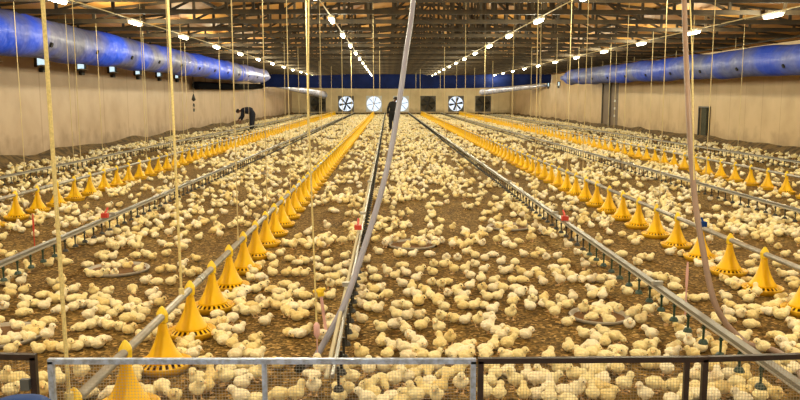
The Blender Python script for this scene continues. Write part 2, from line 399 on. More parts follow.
# fans in the end wall
KIND = ['shut', 'half', 'open', 'open', 'shut', 'half', 'shut']
FANLAB = ['square extractor fan with dark shutter at left end of the fan row', 'fan with six dark blades before white light, left of the bright fans', 'brilliant white round fan opening beside the left feed pipe end', 'brilliant white round fan opening behind the standing person', 'dark shuttered fan between the white fan openings', 'fan with dark star of blades before white light, right of centre', 'dark shuttered fan at right end of the fan row']
for k, x in enumerate(FANX):
    t = thing('extractor_fan', FANLAB[k], 'fan', (x, YE-.02, FZ), 'extractor fans in the end wall')
    kd = KIND[k]; fm = DARKG if kd != 'open' else WHITEM
    mb = MB(); n = 32; R = FR*.93; i = len(mb.v)
    for q in range(n):
        a = 2*PI*q/n; c, s_ = math.cos(a), math.sin(a); e = FR/max(abs(c), abs(s_))
        mb.v += [(e*c, 0, e*s_), (R*c, 0, R*s_), (R*c, .18, R*s_)]
    for q in range(n):
        a = 3*q; b = 3*((q+1) % n); mb.f += [(a, b, b+1, a+1), (a+1, b+1, b+2, a+2)]
    mb.build('fan_housing', fm if kd == 'open' else FRAMEG, t)
    mb = MB(); mb.path([(0, .0, 0), (0, .12, 0)], .12 if kd != 'open' else .08, 12); mb.build('hub', DARKG, t)
    for q in range(6):
        a = 2*PI*q/6+.2; u = Vector((math.cos(a), 0, math.sin(a))); v = Vector((-math.sin(a), 0, math.cos(a)))
        w0, w1 = (.055, .10) if kd != 'open' else (.02, .03)
        p = [u*.1+v*w0, u*(R-.05)+v*w1+Vector((0, .02, 0)), u*(R-.05)-v*w1+Vector((0, .10, 0)), u*.1-v*w0+Vector((0, .06, 0))]
        mbb = MB().quad(*p); mbb.quad(*[x_+Vector((0, .012, 0)) for x_ in p]); mbb.build('blade', DARKG if kd != 'open' else FRAMEG, t)
    if kd == 'shut':
        mb = MB()
        for q in range(9):
            z = -FR+.09+q*(2*FR-.18)/8; mb.quad((-FR, .19, z-.10), (FR, .19, z-.10), (FR, .15, z+.08), (-FR, .15, z+.08))
        mb.build('shutter', SHUT, t)
    if kd != 'open':
        mb = MB()
        for q in range(2): mb.box((0, -.01, 0), ((.05, .03, 2*FR) if q else (2*FR, .03, .05)))
        mb.build('guard_bar', DARKG, t)

# lamps
LROWS = [(-5.58, 13.55, 'far left'), (-1.2, 12.9, 'left of centre'), (3.25, 13.0, 'right of centre'), (7.74, 15.9, 'far right')]
LAMPL = bpy.data.lights.new('lamp_light', 'POINT'); LAMPL.energy = LAMP_WATTS; LAMPL.color = LAMP_COLOR[:3]; LAMPL.shadow_soft_size = .09
hous = MB().box((0, 0, .045), (.10, .78, .05)).mesh('lamp_housing', LAMPH)
dif = MB().path([(0, -.36, 0), (0, -.33, 0), (0, .33, 0), (0, .36, 0)], [.025, .042, .042, .025], 10).mesh('lamp_diffuser', LAMPD, True)
for r, (x, ys, nm) in enumerate(LROWS):
    c = tag(MB().bar((x, 0, 3.36), (x, 74, 3.36), .012, 6).build('lamp_cable', ROPET), f'thin conduit carrying the {nm} row of lamps along the roof', 'cable', 'lamp conduits')
    seen = 0
    for k in range(-3, 16):
        y = ys+4.12*k
        if y > 74: break
        if y > 12.8: seen += 1
        lab = f'white tube lamp in the {nm} lamp row, {nth(seen)} from the near end' if y > 12.8 else f'white tube lamp in the {nm} row, overhead before the fence, {nth(k+4)}'
        t = thing('tube_lamp', lab, 'lamp', (x, y, 3.29), 'tube lamps under the trusses')
        put('housing', hous, t); put('diffuser', dif, t)
        l = bpy.data.objects.new('lamp_light', LAMPL); COL.objects.link(l); l.parent = t; l.location = (0, 0, -.12)
        MB().bar((0, 0, .06), (0, 0, .10), .01, 6).build('hanger', FRAMEG, t)

FOLD = mat('gathered_film', (150, 154, 190), .42, metal=.1, rgb2=(70, 84, 170), scale=.9, bump=1.0, bscale=4)
# blue air ducts
def duct(name, X, Z, R, yend, lab, s):
    t = thing(name, lab, 'air duct', (X, 0, 0), 'inflated blue air ducts')
    mb = MB(); ys = [1.0+.4*k for k in range(int((yend-1)/.4)+1)]; n = 28
    for j, y in enumerate(ys):
        e = max(0, (y-(yend-13))/13)
        sq = 1-e**4*(.25 if s < 0 else .10)
        if y > yend-2.5: sq *= max(.22, (yend-y)/2.5)**.7
        cz = Z+(.05*e if s < 0 else .0075*(y-30))
        bulge = 1+.03*math.sin(y*2.4)+.02*noise.noise((y*.7, 1, X))
        for q in range(n):
            a = 2*PI*q/n; wr = 1+.03*noise.noise((math.cos(a)*2+X, y*.9, math.sin(a)*2))+e*.16*noise.noise((math.cos(a)*3, y*.45, math.sin(a)*3+X))
            rr = R*sq*bulge*wr
            mb.v.append((rr*math.cos(a), y, cz+.02*math.sin(y*1.2)+rr*math.sin(a)*1.0))
    for j in range(len(ys)-1):
        for q in range(n):
            a = j*n+q; b = j*n+(q+1) % n; mb.f.append((a, b, b+n, a+n))
    mb.f.append(tuple(range(n))[::-1]); mb.f.append(tuple((len(ys)-1)*n+q for q in range(n)))
    cut = int((yend-10.5-1)/.4) if s < 0 else len(ys)-8
    A, B = MB(), MB(); A.v = mb.v; A.f = [f for f in mb.f if len(f) == 4 and f[0] < cut*n]+[mb.f[-2]]
    o_ = cut*n; B.v = mb.v[o_:]; B.f = [tuple(q-o_ for q in f) for f in mb.f if min(f) >= o_]
    A.v = mb.v[:(cut+1)*n]
    A.build('duct_sleeve', DUCT if s < 0 else DUCTR, t, True); B.build('gathered_end', FOLD if s < 0 else DUCTR, t, True)
    for k in range(14):
        y = 17.4+2.7*k
        if y > yend-4: break
        a = -.35 if s < 0 else PI+.35
        if s > 0: a = PI+.45
        c = Vector((math.cos(a)*R*1.02, y, Z+(.0075*(y-30) if s > 0 else 0)+math.sin(a)*R*1.02)); u = Vector((math.cos(a), 0, math.sin(a)))
        MB().path([c-u*.05, c+u*.012], .055, 10).build('air_hole', HOLE, t)
    for k in range(9):
        y = 14+4.9*k
        if y < yend-1: MB().bar((0, y, Z+R*.9), (0, y, roofz(X)), .008, 5).build('hanger_cord', ROPET, t)
duct('blue_air_duct', -7.75, 2.95, .45, 51.5, 'long inflated shiny blue plastic duct hung along the left wall', -1)
duct('blue_air_duct', 10.5, 2.715, .415, 47.6, 'long inflated shiny blue plastic duct hung along the right wall', 1)
# deflated silver ends
def limp(pts, r0, r1, lab):
    k = len(pts); P = []
    for j in range(k-1):
        a, b = Vector(pts[j]), Vector(pts[j+1])
        for q in range(6): P.append(a.lerp(b, q/6))
    P.append(Vector(pts[-1])); n = len(P)
    rs = [(r0+(r1-r0)*j/(n-1))*(1+.18*noise.noise((j*.5, 3, r0))) for j in range(n)]
    o = tag(MB().path(P, rs, 14, squash=1.0).build('limp_duct', SILV, None, True), lab, 'air duct')
    for p in P[1::6]: MB().bar(p, (p.x, p.y, roofz(p.x)), .008, 5).build('hanger_cord', ROPET, o)
    return o
limp([PY(277, 86.5, 59.4), PY(292, 88.8, 64), PY(308, 91.5, 69), PY(324, 95, 74)], .10, .36, 'limp silvery duct sagging from the left blue duct to the end wall')
limp([PY(545, 85.5, 59.2), PY(530, 87.0, 62), PY(505, 89.5, 67), PY(482, 92.5, 74)], .10, .30, 'limp silvery duct sagging from right wall towards the end fans')
# navy curtain
mb = MB(); N = 90; YC = 58.0
xa, xb = XL+.15, XR-.1
for j in range(N+1):
    u = j/N; x = xa+(xb-xa)*u
    px = pix((x, YC, 3))[0]
    top = 74.2+1.2*math.sin(px*.045)+.5*noise.noise((px*.08, 0, 0)); bot = 87.2+1.6*math.sin((px-272)/288*PI*1.15)-max(0, (px-490))*.062
    top -= max(0, px-500)*.035
    zt = PY(px, top, YC).z; zb = PY(px, bot, YC).z; dy = .12*noise.noise((x*1.3, 2, 0))
    for th in (0, 1):
        for q in range(5):
            f = q/4; bul = (.16*math.sin(f*PI))*(1 if th else -1)
            mb.v.append((x, YC+dy+bul, zb+(zt-zb)*f))
for j in range(N):
    for th in (0, 5):
        for q in range(4):
            a = j*10+th+q; mb.f.append((a, a+1, a+11, a+10))
cu = thing('roll_curtain', 'navy blue rolled plastic curtain slung across the house before the end fans', 'curtain', (0, 0, 0))
mb.build('curtain_sheet', NAVY, cu, True)
for k in range(8): 
    x = xa+.8+2.7*k; MB().bar((x, YC, 3.3), (x, YC, roofz(x)), .012, 5).build('hanger_cord', ROPET, cu)
# dark curtain roll along the left wall under the duct
p0, p1 = PX(196, 85.5, -9.15), PX(261, 86.3, -9.15)
o = tag(MB().path([p0, p0.lerp(p1, .5)+Vector((0, 0, -.05)), p1], .19, 12).build('rolled_curtain', mat('black_curtain', (8, 9, 16), .9, spec=.1), None, True), 'black rolled curtain on left wall below the far part of the blue duct', 'curtain')
for q in (.1, .5, .9):
    p = p0.lerp(p1, q); MB().bar(p, (p.x, p.y, roofz(p.x)), .01, 5).build('hanger_cord', NIPB, o); MB().bar(p, (XL, p.y, p.z), .02, 5).build('bracket', NIPB, o)
# dark hook hanging by the left wall
hp = PX(193, 80, -8.9)
t = thing('hanging_hook', 'small dark hook hanging on a cord by the left wall behind the blue duct', 'hook', hp)
MB().path([(XL-hp.x, 0, .25), (-.05, 0, .25), (0, 0, .2), (0, 0, -.9)], .02, 6).build('cord', NIPB, t)
MB().lathe([(.0, -.98), (.10, -.90), (.03, -.66), (0, -.62)], 12).build('weight', NIPB, t, True)
ang = [2*PI*q/16 for q in range(17)]
MB().path([(0, .12*math.sin(a), -1.25+.18*math.cos(a)) for a in ang], .02, 6, cap=False).build('ring', NIPB, t, True)

# ------------------------------------------------------------------ feed lines
FEEDX = [(-5.1, 'outer left'), (-1.375, 'inner left'), (3.2, 'inner right'), (6.9, 'outer right')]
ZT = .335
def feeder_parts(n):
    cone = [(.020, .30), (.026, .285), (.031, .25), (.043, .205), (.062, .155), (.087, .105), (.108, .078), (.114, .060), (.104, .060)]
    A = MB().lathe(cone, n).mesh('cone', YEL, n > 12)
    pan = MB().lathe([(.0, .012), (.09, .016), (.135, .012), (.160, .048), (.168, .052), (.170, .044), (.146, .0), (.0, .0)], n).mesh('pan', PANM, n > 12)
    cl = MB().lathe([(.018, .285), (.034, .30), (.036, .35), (.028, .368), (.012, .392), (.0, .40)], 8)
    cl = cl.mesh('clip', YEL2)
    gr = MB(); gn = 44
    for r_, z_ in ((.108, .075), (.112, .064), (.150, .036), (.153, .030)):
        for q in range(gn): gr.v.append((r_*math.cos(2*PI*q/gn), r_*math.sin(2*PI*q/gn), z_))
    for j in range(3):
        for q in range(gn):
            if j == 1 and q % 2: continue
            a = j*gn+q; b = j*gn+(q+1) % gn; gr.f.append((a, b, b+gn, a+gn))
    gr = gr.mesh('grill', YEL)
    fd = MB().lathe([(.13, .028), (.07, .042), (.0, .05)], n).mesh('feed', FEED)
    return A, pan, cl, gr, fd
HI = feeder_parts(28); LO = feeder_parts(10)
mb = MB()
for me in LO[:3]:
    i = len(mb.v); mb.v += [tuple(v.co) for v in me.vertices]; mb.f += [tuple(i+q for q in p.vertices) for p in me.polygons]
FARF = mb.mesh('pan_feeder', YEL)
feeders = []
for li, (x, nm) in enumerate(FEEDX):
    t = thing('feed_pipe', f'long galvanised feed pipe of the {nm} feeder row, hung above the litter', 'feed pipe', (x, 0, 0), 'feed pipes')
    y0 = 1.6
    MB().bar((0, y0, ZT), (0, 76, ZT), .0235, 12).build('pipe', GALV, t, True)
    for k in range(24): MB().path([(0, y0+1+3.0*k-.04, ZT), (0, y0+1+3.0*k+.04, ZT)], .028, 12).build('coupler', ALU, t)
    ys = [(3.29 if li != 2 else 3.12)+.67*k for k in range(0, 110)]
    feeders += [(y, x, nm) for y in ys if y < 76 and -40 < pix((x, y, .2))[0] < 840]
    feeders_pre = [(y, x) for y in ys if not -40 < pix((x, y, .2))[0] < 840]
feeders.sort(); cnt = {}
for (y, x, nm) in feeders[:300]:
    cnt[nm] = cnt.get(nm, 0)+1
    lab = f'yellow cone feeder on the {nm} feed pipe, {nth(cnt[nm])} from the near end'
    if y < 24:
        t = thing('pan_feeder', lab, 'feeder', (x, y, 0), 'yellow cone feeders', random.uniform(-.2, .2))
        S = HI if y < 12 else LO
        put('cone', S[0], t); put('pan', S[1], t); put('clip', S[2], t)
        if y < 14: put('grill', S[3], t); put('feed', S[4], t)
    else: tag(put('pan_feeder', FARF, None, (x, y, 0)), lab, 'feeder', 'yellow cone feeders')
mb = MB(); vs = [tuple(v.co) for v in FARF.vertices]; fs = [tuple(p.vertices) for p in FARF.polygons]
for (y, x, nm) in feeders[300:]:
    i = len(mb.v); mb.v += [(a+x, b+y, c) for a, b, c in vs]; mb.f += [tuple(i+q for q in f) for f in fs]
o = mb.build('distant_feeders', YEL); o['kind'] = 'stuff'; tag(o, 'yellow cone feeders merging at the far ends of the feed pipes', 'feeders')

# ------------------------------------------------------------------ drinker lines
DRX = [(-6.7, 'left wall', 0), (-3.2, 'left', 0), (-.31, 'centre', 1), (1.95, 'right', 0), (5.0, 'outer right', 0), (8.8, 'right wall', 0)]
ZD = .27
def nipple_mesh(m):
    mb = MB(); mb.path([(0, 0, 0), (0, 0, -.03), (0, 0, -.105)], [.010, .008, .007], 8)
    mb.path([(0, 0, -.03), (0, 0, -.02)], .014, 8)
    mb.lathe([(.004, -.10), (.020, -.105), (.031, -.125), (.030, -.13), (.004, -.115)], 10); return mb.mesh('nipple', m)
NG, NB = nipple_mesh(NIPG), nipple_mesh(NIPB)
for (x, nm, white) in DRX:
    t = thing('drinker_line', f'{nm} nipple drinker line, a straight {"white pipe" if white else "metal rail"} above the litter', 'drinker line', (x, 0, 0), 'nipple drinker lines')
    ye = 76
    if white:
        MB().bar((0, 3.75, ZD), (0, ye, ZD), .0125, 10).build('pipe', CPIPE, t, True)
        MB().box((.03, (3.75+ye)/2, ZD+.002), (.018, ye-3.75, .02)).build('rail', ALU, t)
        nx = .05
    else:
        MB().box((0, (2.4+ye)/2, ZD+.030), (.048, ye-2.4, .022)).build('rail', ALU, t)
        MB().bar((0, 2.4, ZD+.005), (0, ye, ZD+.005), .0135, 10).build('pipe', WPIPE, t, True)
        nx = 0
    near = [y for y in [3.9+.25*k for k in range(290)] if -20 < pix((x, y, .2))[0] < 820]
    for y in near[:60]: put('nipple', NG if (y < 7.5 and not white) else NB, t, (nx, y, ZD))
    mb = MB(); vs = [tuple(v.co) for v in NB.vertices]; fs = [tuple(p.vertices) for p in NB.polygons]
    for y in near[60:]:
        i = len(mb.v); mb.v += [(a+nx, b+y, c+ZD) for a, b, c in vs]; mb.f += [tuple(i+q for q in f) for f in fs]
    o = mb.build('distant_nipples', NB.materials[0], t); o['kind'] = 'stuff'
    for k in range(20):
        y = 5.5+3.5*k
        MB().box((nx*.3, y, ZD+.05), (.075, .03, .03)).build('rail_hanger', GALV, t)
# red line stops clipped on rails, and breather tubes
def breather(px, py0, py1, x, lab, m):
    q = PX(px, py1, x); top = PX(px, py0, x)
    t = thing('breather_tube', lab, 'breather tube', (x+.03, q.y, 0), 'breather tubes on the drinker lines')
    MB().bar((0, 0, max(.05, q.z)), (0, 0, top.z), .008, 8).build('tube', m, t)
    MB().lathe([(.012, top.z-.10), (.016, top.z-.08), (.016, top.z-.03), (.006, top.z)], 8).build('cap', RED, t)
def clip(px, py, x, lab, m=RED):
    q = PX(px, py, x)
    t = thing('line_stop', lab, 'line stop', (x, q.y, ZD+.045), 'coloured stops on the lines')
    MB().box((0, 0, .02), (.075, .05, .05)).build('body', m, t); MB().bar((0, 0, .04), (0, .10, .09), .012, 8).build('lever', m, t)
clip(105, 219, -3.2, 'red stop clipped on the left drinker rail'); clip(565, 215, 1.95, 'red stop clipped on the right drinker rail'); clip(358, 221, -.31, 'red stop on the white centre drinker pipe')
q = PX(703, 227, 3.2)
t = thing('line_stop', 'blue stop on the inner right feed pipe behind the hanging hose', 'line stop', (3.2, q.y, ZT+.02), 'coloured stops on the lines')
MB().box((0, 0, .025), (.06, .06, .05)).build('body', BLUEB, t); MB().bar((0, 0, .04), (0, .05, .08), .01, 8).build('lever', BLUEB, t)
def rod(px, py_top, py_base, lab, m, r=.0055):
    g = G(px, py_base); top = PY(px, py_top, g.y)
    t = thing('breather_tube', lab, 'breather tube', g, 'breather tubes on the drinker lines')
    MB().bar((0, 0, 0), (0, 0, top.z), r, 8).build('tube', m, t)
    MB().lathe([(.007, top.z*.55), (.010, top.z*.6), (.010, top.z*.85), (.005, top.z)], 8).build('cap', PINK if m is PINK else RED, t)
rod(35, 214, 252, 'thin red breather tube standing beside the left drinker rail', RED)
rod(685, 262, 318, 'thin reddish breather tube between right drinker rail and inner right feeders', PINK)
# yellow-capped sight tube and hanging probe by the centre line
g = G(327, 338); tp = PY(320, 289, g.y)
t = thing('sight_tube', 'slanting pale tube with bright yellow cap beside the white centre drinker pipe', 'tube', g)
v = tp-g
MB().bar((0, 0, .0), v*.9, .011, 8).build('tube', PINK, t)
mb = MB().path([v*.86, v*.95, v*1.02], [.022, .026, .016], 10); mb.bar(v*.95+Vector((-.05, 0, .0)), v*.95+Vector((.035, 0, .02)), .011, 8); mb.build('cap', YEL2, t)
Yp = 4.62; top = PY(306, 0, Yp); b0 = PY(316.5, 322, Yp); b1 = PY(317, 338, Yp); b2 = PY(318, 399, Yp)
t = thing('hanging_probe', 'pale pink sensor capsule hanging on a thin cord left of the grey hose', 'probe', b1)
MB().path([Vector(top)+Vector((0, .6, 1.9))-b1, PY(308, 100, Yp)-b1, PY(313, 230, Yp)-b1, b0-b1], .0055, 6).build('cord', ROPE, t)
MB().path([(b0-b1)*1.0, (b0-b1)*.8, (b0-b1)*.2, Vector((0, 0, 0))], [.006, .019, .019, .006], 10).build('capsule', PINK, t, True)
MB().path([Vector((0, 0, 0)), Vector((.002, 0, -.12)), Vector((.006, 0, max(.004, b2.z)-b1.z))], .004, 6).build('tail_cord', PINK, t)

# ------------------------------------------------------------------ suspension cords
def cord(px_list, x, zl, nm, thin=True, thick=()):
    for k, p in enumerate(px_list):
        y = x/((p-388)/F) if abs(p-388) > 1 else 40
        y = min(y, 55)
        th = p in thick
        r = (.0085 if th else .0052 if x == -1.375 else .0045)*(1 if y < 12 else 1.0+y/60)
        lean = random.uniform(-.02, .02)-(.05 if y < 6 else 0)
        o = MB().path([(x, y, zl), (x+lean*.3, y, 1.6), (x+lean, y, roofz(x))], r, 6).build('suspension_cord', ROPE if th else ROPET)
        tag(o, f'{"thick yellow" if th else "thin pale"} cord holding up the {nm}, {nth(k+1)} from the near end', 'cord', 'suspension cords')
        MB().path([(x, y, zl-.02), (x, y, zl+.06)], r*2.2, 6).build('knot', ROPE if th else ROPET, o)
cord([26, 75, 104, 149, 189, 222, 246], -6.7, ZD+.04, 'left wall drinker rail')
cord([-60, 82, 147, 185, 222, 250], -5.1, ZT, 'outer left feed pipe')
cord([-70, 172, 286, 300, 320, 332], -3.2, ZD+.04, 'left drinker rail')
cord([57, 177, 236, 266, 290, 308, 322, 343, 352], -1.375, ZT, 'inner left feed pipe', thick=(57, 177))
cord([374, 380], -.31, ZD+.02, 'white centre drinker pipe')
cord([536, 465, 444, 420, 412], 1.95, ZD+.04, 'right drinker rail')
cord([663, 584, 568, 539, 512, 484, 456, 440], 3.2, ZT, 'inner right feed pipe')
cord([709, 624, 555, 530, 492, 474], 5.0, ZD+.04, 'outer right drinker rail')
cord([690, 650, 608, 577, 540, 511], 6.9, ZT, 'outer right feed pipe')
cord([740, 650, 614, 590, 566], 8.8, ZD+.04, 'right wall drinker rail')
# winch cord beside right hose
p0 = PY(690, 0, 5.6); 
tag(MB().path([PY(689, -40, 5.9), p0, PY(692.5, 60, 5.45), PY(693, 110, 5.3), PY(694, 180, 5.25)], .0045, 6).build('winch_cord', ROPE), 'thin yellow cord hanging close beside the upper right hose', 'cord')

# ------------------------------------------------------------------ hoses
def smooth_path(pts, n=10):
    P = [Vector(p) for p in pts]; out = []
    for i in range(len(P)-1):
        a, b, c, d = P[max(i-1, 0)], P[i], P[i+1], P[min(i+2, len(P)-1)]
        for q in range(n):
            t = q/n; out.append(.5*((2*b)+(c-a)*t+(2*a-5*b+4*c-d)*t*t+(3*b-a-3*c+d)*t**3))
    out.append(P[-1]); return out
pts = [(418, -120, 7.4), (414, -10, 6.7), (405, 60, 6.2), (398, 110, 6.0), (389, 160, 5.8), (379, 200, 5.6), (365, 245, 5.3), (346, 300, 5.0), (330, 332, 4.85), (317, 355, 4.75), (307, 372, 4.65), (302, 382, 4.6)]
P = [PY(*p) for p in pts]; P[-1].z = .03
P = smooth_path(P)
P = [Vector((p.x, p.y, max(p.z, .022))) for p in P]
t = thing('water_hose', 'thick grey hose hanging from the roof down to the white centre drinker pipe', 'hose', P[-1])
MB().path([p-P[-1] for p in P], .0205, 10).build('hose_tube', HOSE, t, True)
MB().path([Vector((0, 0, 0)), Vector((-.015, -.06, 0))], .026, 10).build('hose_coupling', NIPB, t)
pts = [(683, -120, 7.3), (684, -10, 6.6), (687, 80, 6.0), (690, 140, 5.7), (695, 200, 5.5), (703, 250, 5.3), (713, 298, 5.15), (725, 322, 5.1), (740, 338, 5.05), (755, 350, 4.95), (775, 359, 4.85), (794, 373, 4.6), (803, 392, 4.3)]
P = [PY(*p) for p in pts]
P = smooth_path(P); P = [Vector((p.x, p.y, max(p.z, .022))) for p in P]
t = thing('water_hose', 'thick brownish hose hanging on the right and curving along the litter', 'hose', P[-1])
MB().path([p-P[-1] for p in P], .0205, 10).build('hose_tube', HOSEB, t, True)
MB().path([Vector((0, 0, 0)), Vector((.02, -.06, 0))], .026, 10).build('hose_coupling', NIPB, t)

# ------------------------------------------------------------------ feed trays
def tray(px, py, r, lab, rim=.028):
    g = G(px, py)
    mb = MB().lathe([(0, .006), (r-.025, .008), (r-.012, rim), (r, rim+.004), (r+.006, rim-.002), (r-.01, .0), (0, .0)], 48)
    t = thing('feed_tray', lab, 'feed tray', g, 'shallow round feed trays')
    mb.build('tray', TRAY, t, True)
    MB().lathe([(r-.03, .010), (r*.5, .016), (0, .014)], 32).build('feed', FEED, t)
    return (g.x, g.y, r)
TR = [tray(118, 271, .29, 'round grey feed tray full of chicks, left of the inner left feed pipe'),
      tray(0, 338, .29, 'round pale feed tray at left edge beside the thick yellow cord'),
      tray(509, 228, .27, 'round grey feed tray in middle strip near the right drinker rail, far from fence'),
      tray(412, 246, .27, 'round grey feed tray in middle strip right of the grey hose'),
      tray(599, 318, .22, 'round grey feed tray in middle strip beside the right drinker rail, near the fence'),
      tray(262, 173, .28, 'round grey feed tray far back between left drinker rail and inner left feeders')]

# ------------------------------------------------------------------ fence in front
YF = 3.1
def zf(px, py): return PY(px, py, YF).z
def panel(name, lab, px0, px1, pyl, pyr, m, wm, tube, mids=(), y=YF, ends=(0, 1)):
    a = PY(px0, pyl, y); b = PY(px1, pyr, y); r = tube/2
    t = thing(name, lab, 'fence panel', (a.x, y, 0), 'wire mesh fence panels')
    W = b.x-a.x; za, zb = a.z-r, b.z-r
    MB().beam((0, 0, za), (W, 0, zb), tube, tube).build('top_rail', m, t)
    MB().beam((0, 0, .03), (W, 0, .03), tube, tube).build('bottom_rail', m, t)
    for xx, z in [((r, za), (W-r, zb))[e] for e in ends]: MB().box((xx, 0, z/2), (tube, tube, z)).build('upright', m, t)
    for p in mids:
        xx = PY(p, 370, y).x-a.x; MB().box((xx, 0, za/2), (tube*.9, tube*.9, za)).build('upright', m, t)
    mb = MB(); s = .0128; wr = .0008
    x = s
    while x < W-.01: mb.box((x, r*.6, za/2), (wr, wr, za)); x += s
    z = .04
    while z < min(za, zb): mb.box((W/2, r*.6+wr, z), (W, wr, wr)); z += s
    mb.build('wire_mesh', wm, t)
    return t
pl = panel('fence_panel', 'dark brown mesh fence panel at far left beside the blue barrel', -62, 36, 352, 354, BROWN, WIREB, .024)
gp = panel('fence_panel', 'galvanised steel mesh fence panel before the grey hose', 48, 476, 358.5, 358.5, GATEG, WIREG, .0215, (264.5,))
panel('fence_panel', 'dark brown mesh fence panel joined to the galvanised panel', 478, 708, 358, 356.3, BROWN, WIREB, .0225, (686.5,))
panel('fence_panel', 'dark brown mesh fence panel at far right under the brownish hose', 708.4, 900, 356.2, 350.5, BROWN, WIREB, .0225, (), YF, (1,))
c = PY(25.5, 384.5, YF-.025)
t = pl
lo = c-Vector(pl.location)
MB().box(lo, (.036, .02, .046)).build('latch_plate', PLATE, t)
# blue barrel
bx = PY(15, 398.5, 2.3); zt = bx.z; c = Vector((bx.x, 2.3, 0)); r = .105
t = thing('blue_barrel', 'blue plastic barrel lid before the dark left fence panel', 'barrel', c)
MB().lathe([(0, 0), (r*.92, 0), (r, .03), (r, zt*.35), (r+.008, zt*.37), (r, zt*.4), (r, zt-.07), (r*.97, zt-.05)], 36).build('barrel_body', BLUEB, t, True)
MB().lathe([(r+.008, zt-.065), (r+.008, zt-.04), (r*.9, zt-.022), (r*.5, zt-.006), (0, zt)], 36).build('lid', BLUEB, t, True)

# ------------------------------------------------------------------ people
def skin_mesh(name, verts, edges, radii, m, sub=1):
    me = bpy.data.meshes.new(name); me.from_pydata([tuple(v) for v in verts], edges, [])
    o = bpy.data.objects.new(name, me); COL.objects.link(o)
    md = o.modifiers.new('s', 'SKIN'); md.use_smooth_shade = True
    for v, r in zip(me.skin_vertices[0].data, radii): v.radius = (r, r) if not isinstance(r, tuple) else r
    for k, v in enumerate(me.skin_vertices[0].data): v.use_root = (k == 0)
    sb = o.modifiers.new('u', 'SUBSURF'); sb.levels = sub; sb.render_levels = sub
    dg = bpy.context.evaluated_depsgraph_get(); ev = o.evaluated_get(dg)
    out = bpy.data.meshes.new_from_object(ev, depsgraph=dg); out.name = name
    bpy.data.objects.remove(o); bpy.data.meshes.remove(me)
    out.materials.clear(); out.materials.append(m); out.polygons.foreach_set('use_smooth', [True]*len(out.polygons))
    return out
def person(lab, loc, J, shirt, trousers, bulk=0):
    rz, cap = 0, None
    t = thing('person', lab, 'person', loc, None, rz)
    names = ['pelvis', 'waist', 'chest', 'neck', 'headb', 'head', 'headt']
    V, E, Rr, ix = [], [], [], {}
    def add(n, p, r, par=None):
        ix[n] = len(V); V.append(Vector(p)); Rr.append(r)
        if par: E.append((ix[par], ix[n]))
    add('pelvis', J['pelvis'], .12); add('waist', J['waist'], .115, 'pelvis'); add('chest', J['chest'], .13, 'waist'); add('neck', J['neck'], .055, 'chest')
    hd = (J['head']-J['neck']).normalized()
    add('headb', J['neck']+hd*.07, .062, 'neck'); add('head', J['head'], .098, 'headb'); add('headt', J['head']+hd*.085, .07, 'head')
    fw = J['face']; add('nose', J['head']+fw*.108-hd*.01, .016, 'head')
    for s in 'LR':
        add('sh'+s, J['sh'+s], .062, 'chest'); add('el'+s, J['el'+s], .044, 'sh'+s); add('wr'+s, J['wr'+s], .03, 'el'+s)
        d = (J['wr'+s]-J['el'+s]).normalized(); side = d.cross(fw)
        if side.length < .1: side = d.cross(Vector((0, 0, 1)))
        side.normalize()
        add('pm'+s, J['wr'+s]+d*.06, .034, 'wr'+s)
        for q, (o_, ln) in enumerate(((-.03, .07), (-.01, .085), (.012, .08), (.032, .06))):
            a = J['wr'+s]+d*.095+side*o_
            add(f'f{q}{s}', a, .010, 'pm'+s); add(f'g{q}{s}', a+d*ln*.55+fw*.012, .009, f'f{q}{s}'); add(f'h{q}{s}', a+d*ln+fw*.035, .008, f'g{q}{s}')
        a = J['wr'+s]+d*.05-side*.045; add('t'+s, a, .011, 'pm'+s); add('u'+s, a+d*.05-side*.015+fw*.02, .009, 't'+s)
        add('hp'+s, J['hp'+s], .098, 'pelvis'); add('kn'+s, J['kn'+s], .062, 'hp'+s); add('an'+s, J['an'+s], .042, 'kn'+s); add('ft'+s, J['ft'+s], .035, 'an'+s)
    put('body', skin_mesh('body', V, E, Rr, SKIN), t)
    def sub(keys, extra, nm, m):
        id_ = {k: i for i, k in enumerate(keys)}
        es = [(id_[a], id_[b]) for a, b in ((next(k for k in ix if ix[k] == e[0]), next(k for k in ix if ix[k] == e[1])) for e in E) if a in id_ and b in id_]
        put(nm, skin_mesh(nm, [V[ix[k]] for k in keys], es, [Rr[ix[k]]+(extra if k[:2] not in ('el', 'wr', 'sh') else .022) for k in keys], m), t)
    sub(['pelvis', 'waist', 'chest', 'neck', 'shL', 'shR', 'elL', 'elR', 'wrL', 'wrR'], .045+bulk, 'jacket', shirt)
    sub(['waist', 'pelvis', 'hpL', 'hpR', 'knL', 'knR', 'anL', 'anR'], .034+bulk*.6, 'trousers', trousers)
    for s in 'LR': put('boot', MB().path([J['an'+s]+Vector((0, 0, .06)), J['an'+s]+Vector((0, 0, -.03)), J['ft'+s]+Vector((0, 0, -.0))], [.06, .065, .05], 10).mesh('boot', BOOT, True), t)
    h = MB(); c = J['head']+hd*.03-fw*.02
    bm = bmesh.new(); bmesh.ops.create_icosphere(bm, subdivisions=3, radius=.118)
    kill = [v for v in bm.verts if (v.co.normalized().dot(fw) > .45 and v.co.normalized().dot(hd) < .5) or v.co.normalized().dot(hd) < -.5]
    bmesh.ops.delete(bm, geom=kill, context='VERTS'); me = bpy.data.meshes.new('hair'); bm.to_mesh(me); bm.free(); me.materials.append(cap or HAIR)
    put('hair', me, t, c)
    for sgn in (-1, 1):
        side = hd.cross(fw).normalized(); e = J['head']+fw*.088+side*sgn*.032+hd*.01
        bm = bmesh.new(); bmesh.ops.create_icosphere(bm, subdivisions=1, radius=.012); me = bpy.data.meshes.new('eye'); bm.to_mesh(me); bm.free(); me.materials.append(EYE); put('eye', me, t, e)
    return t
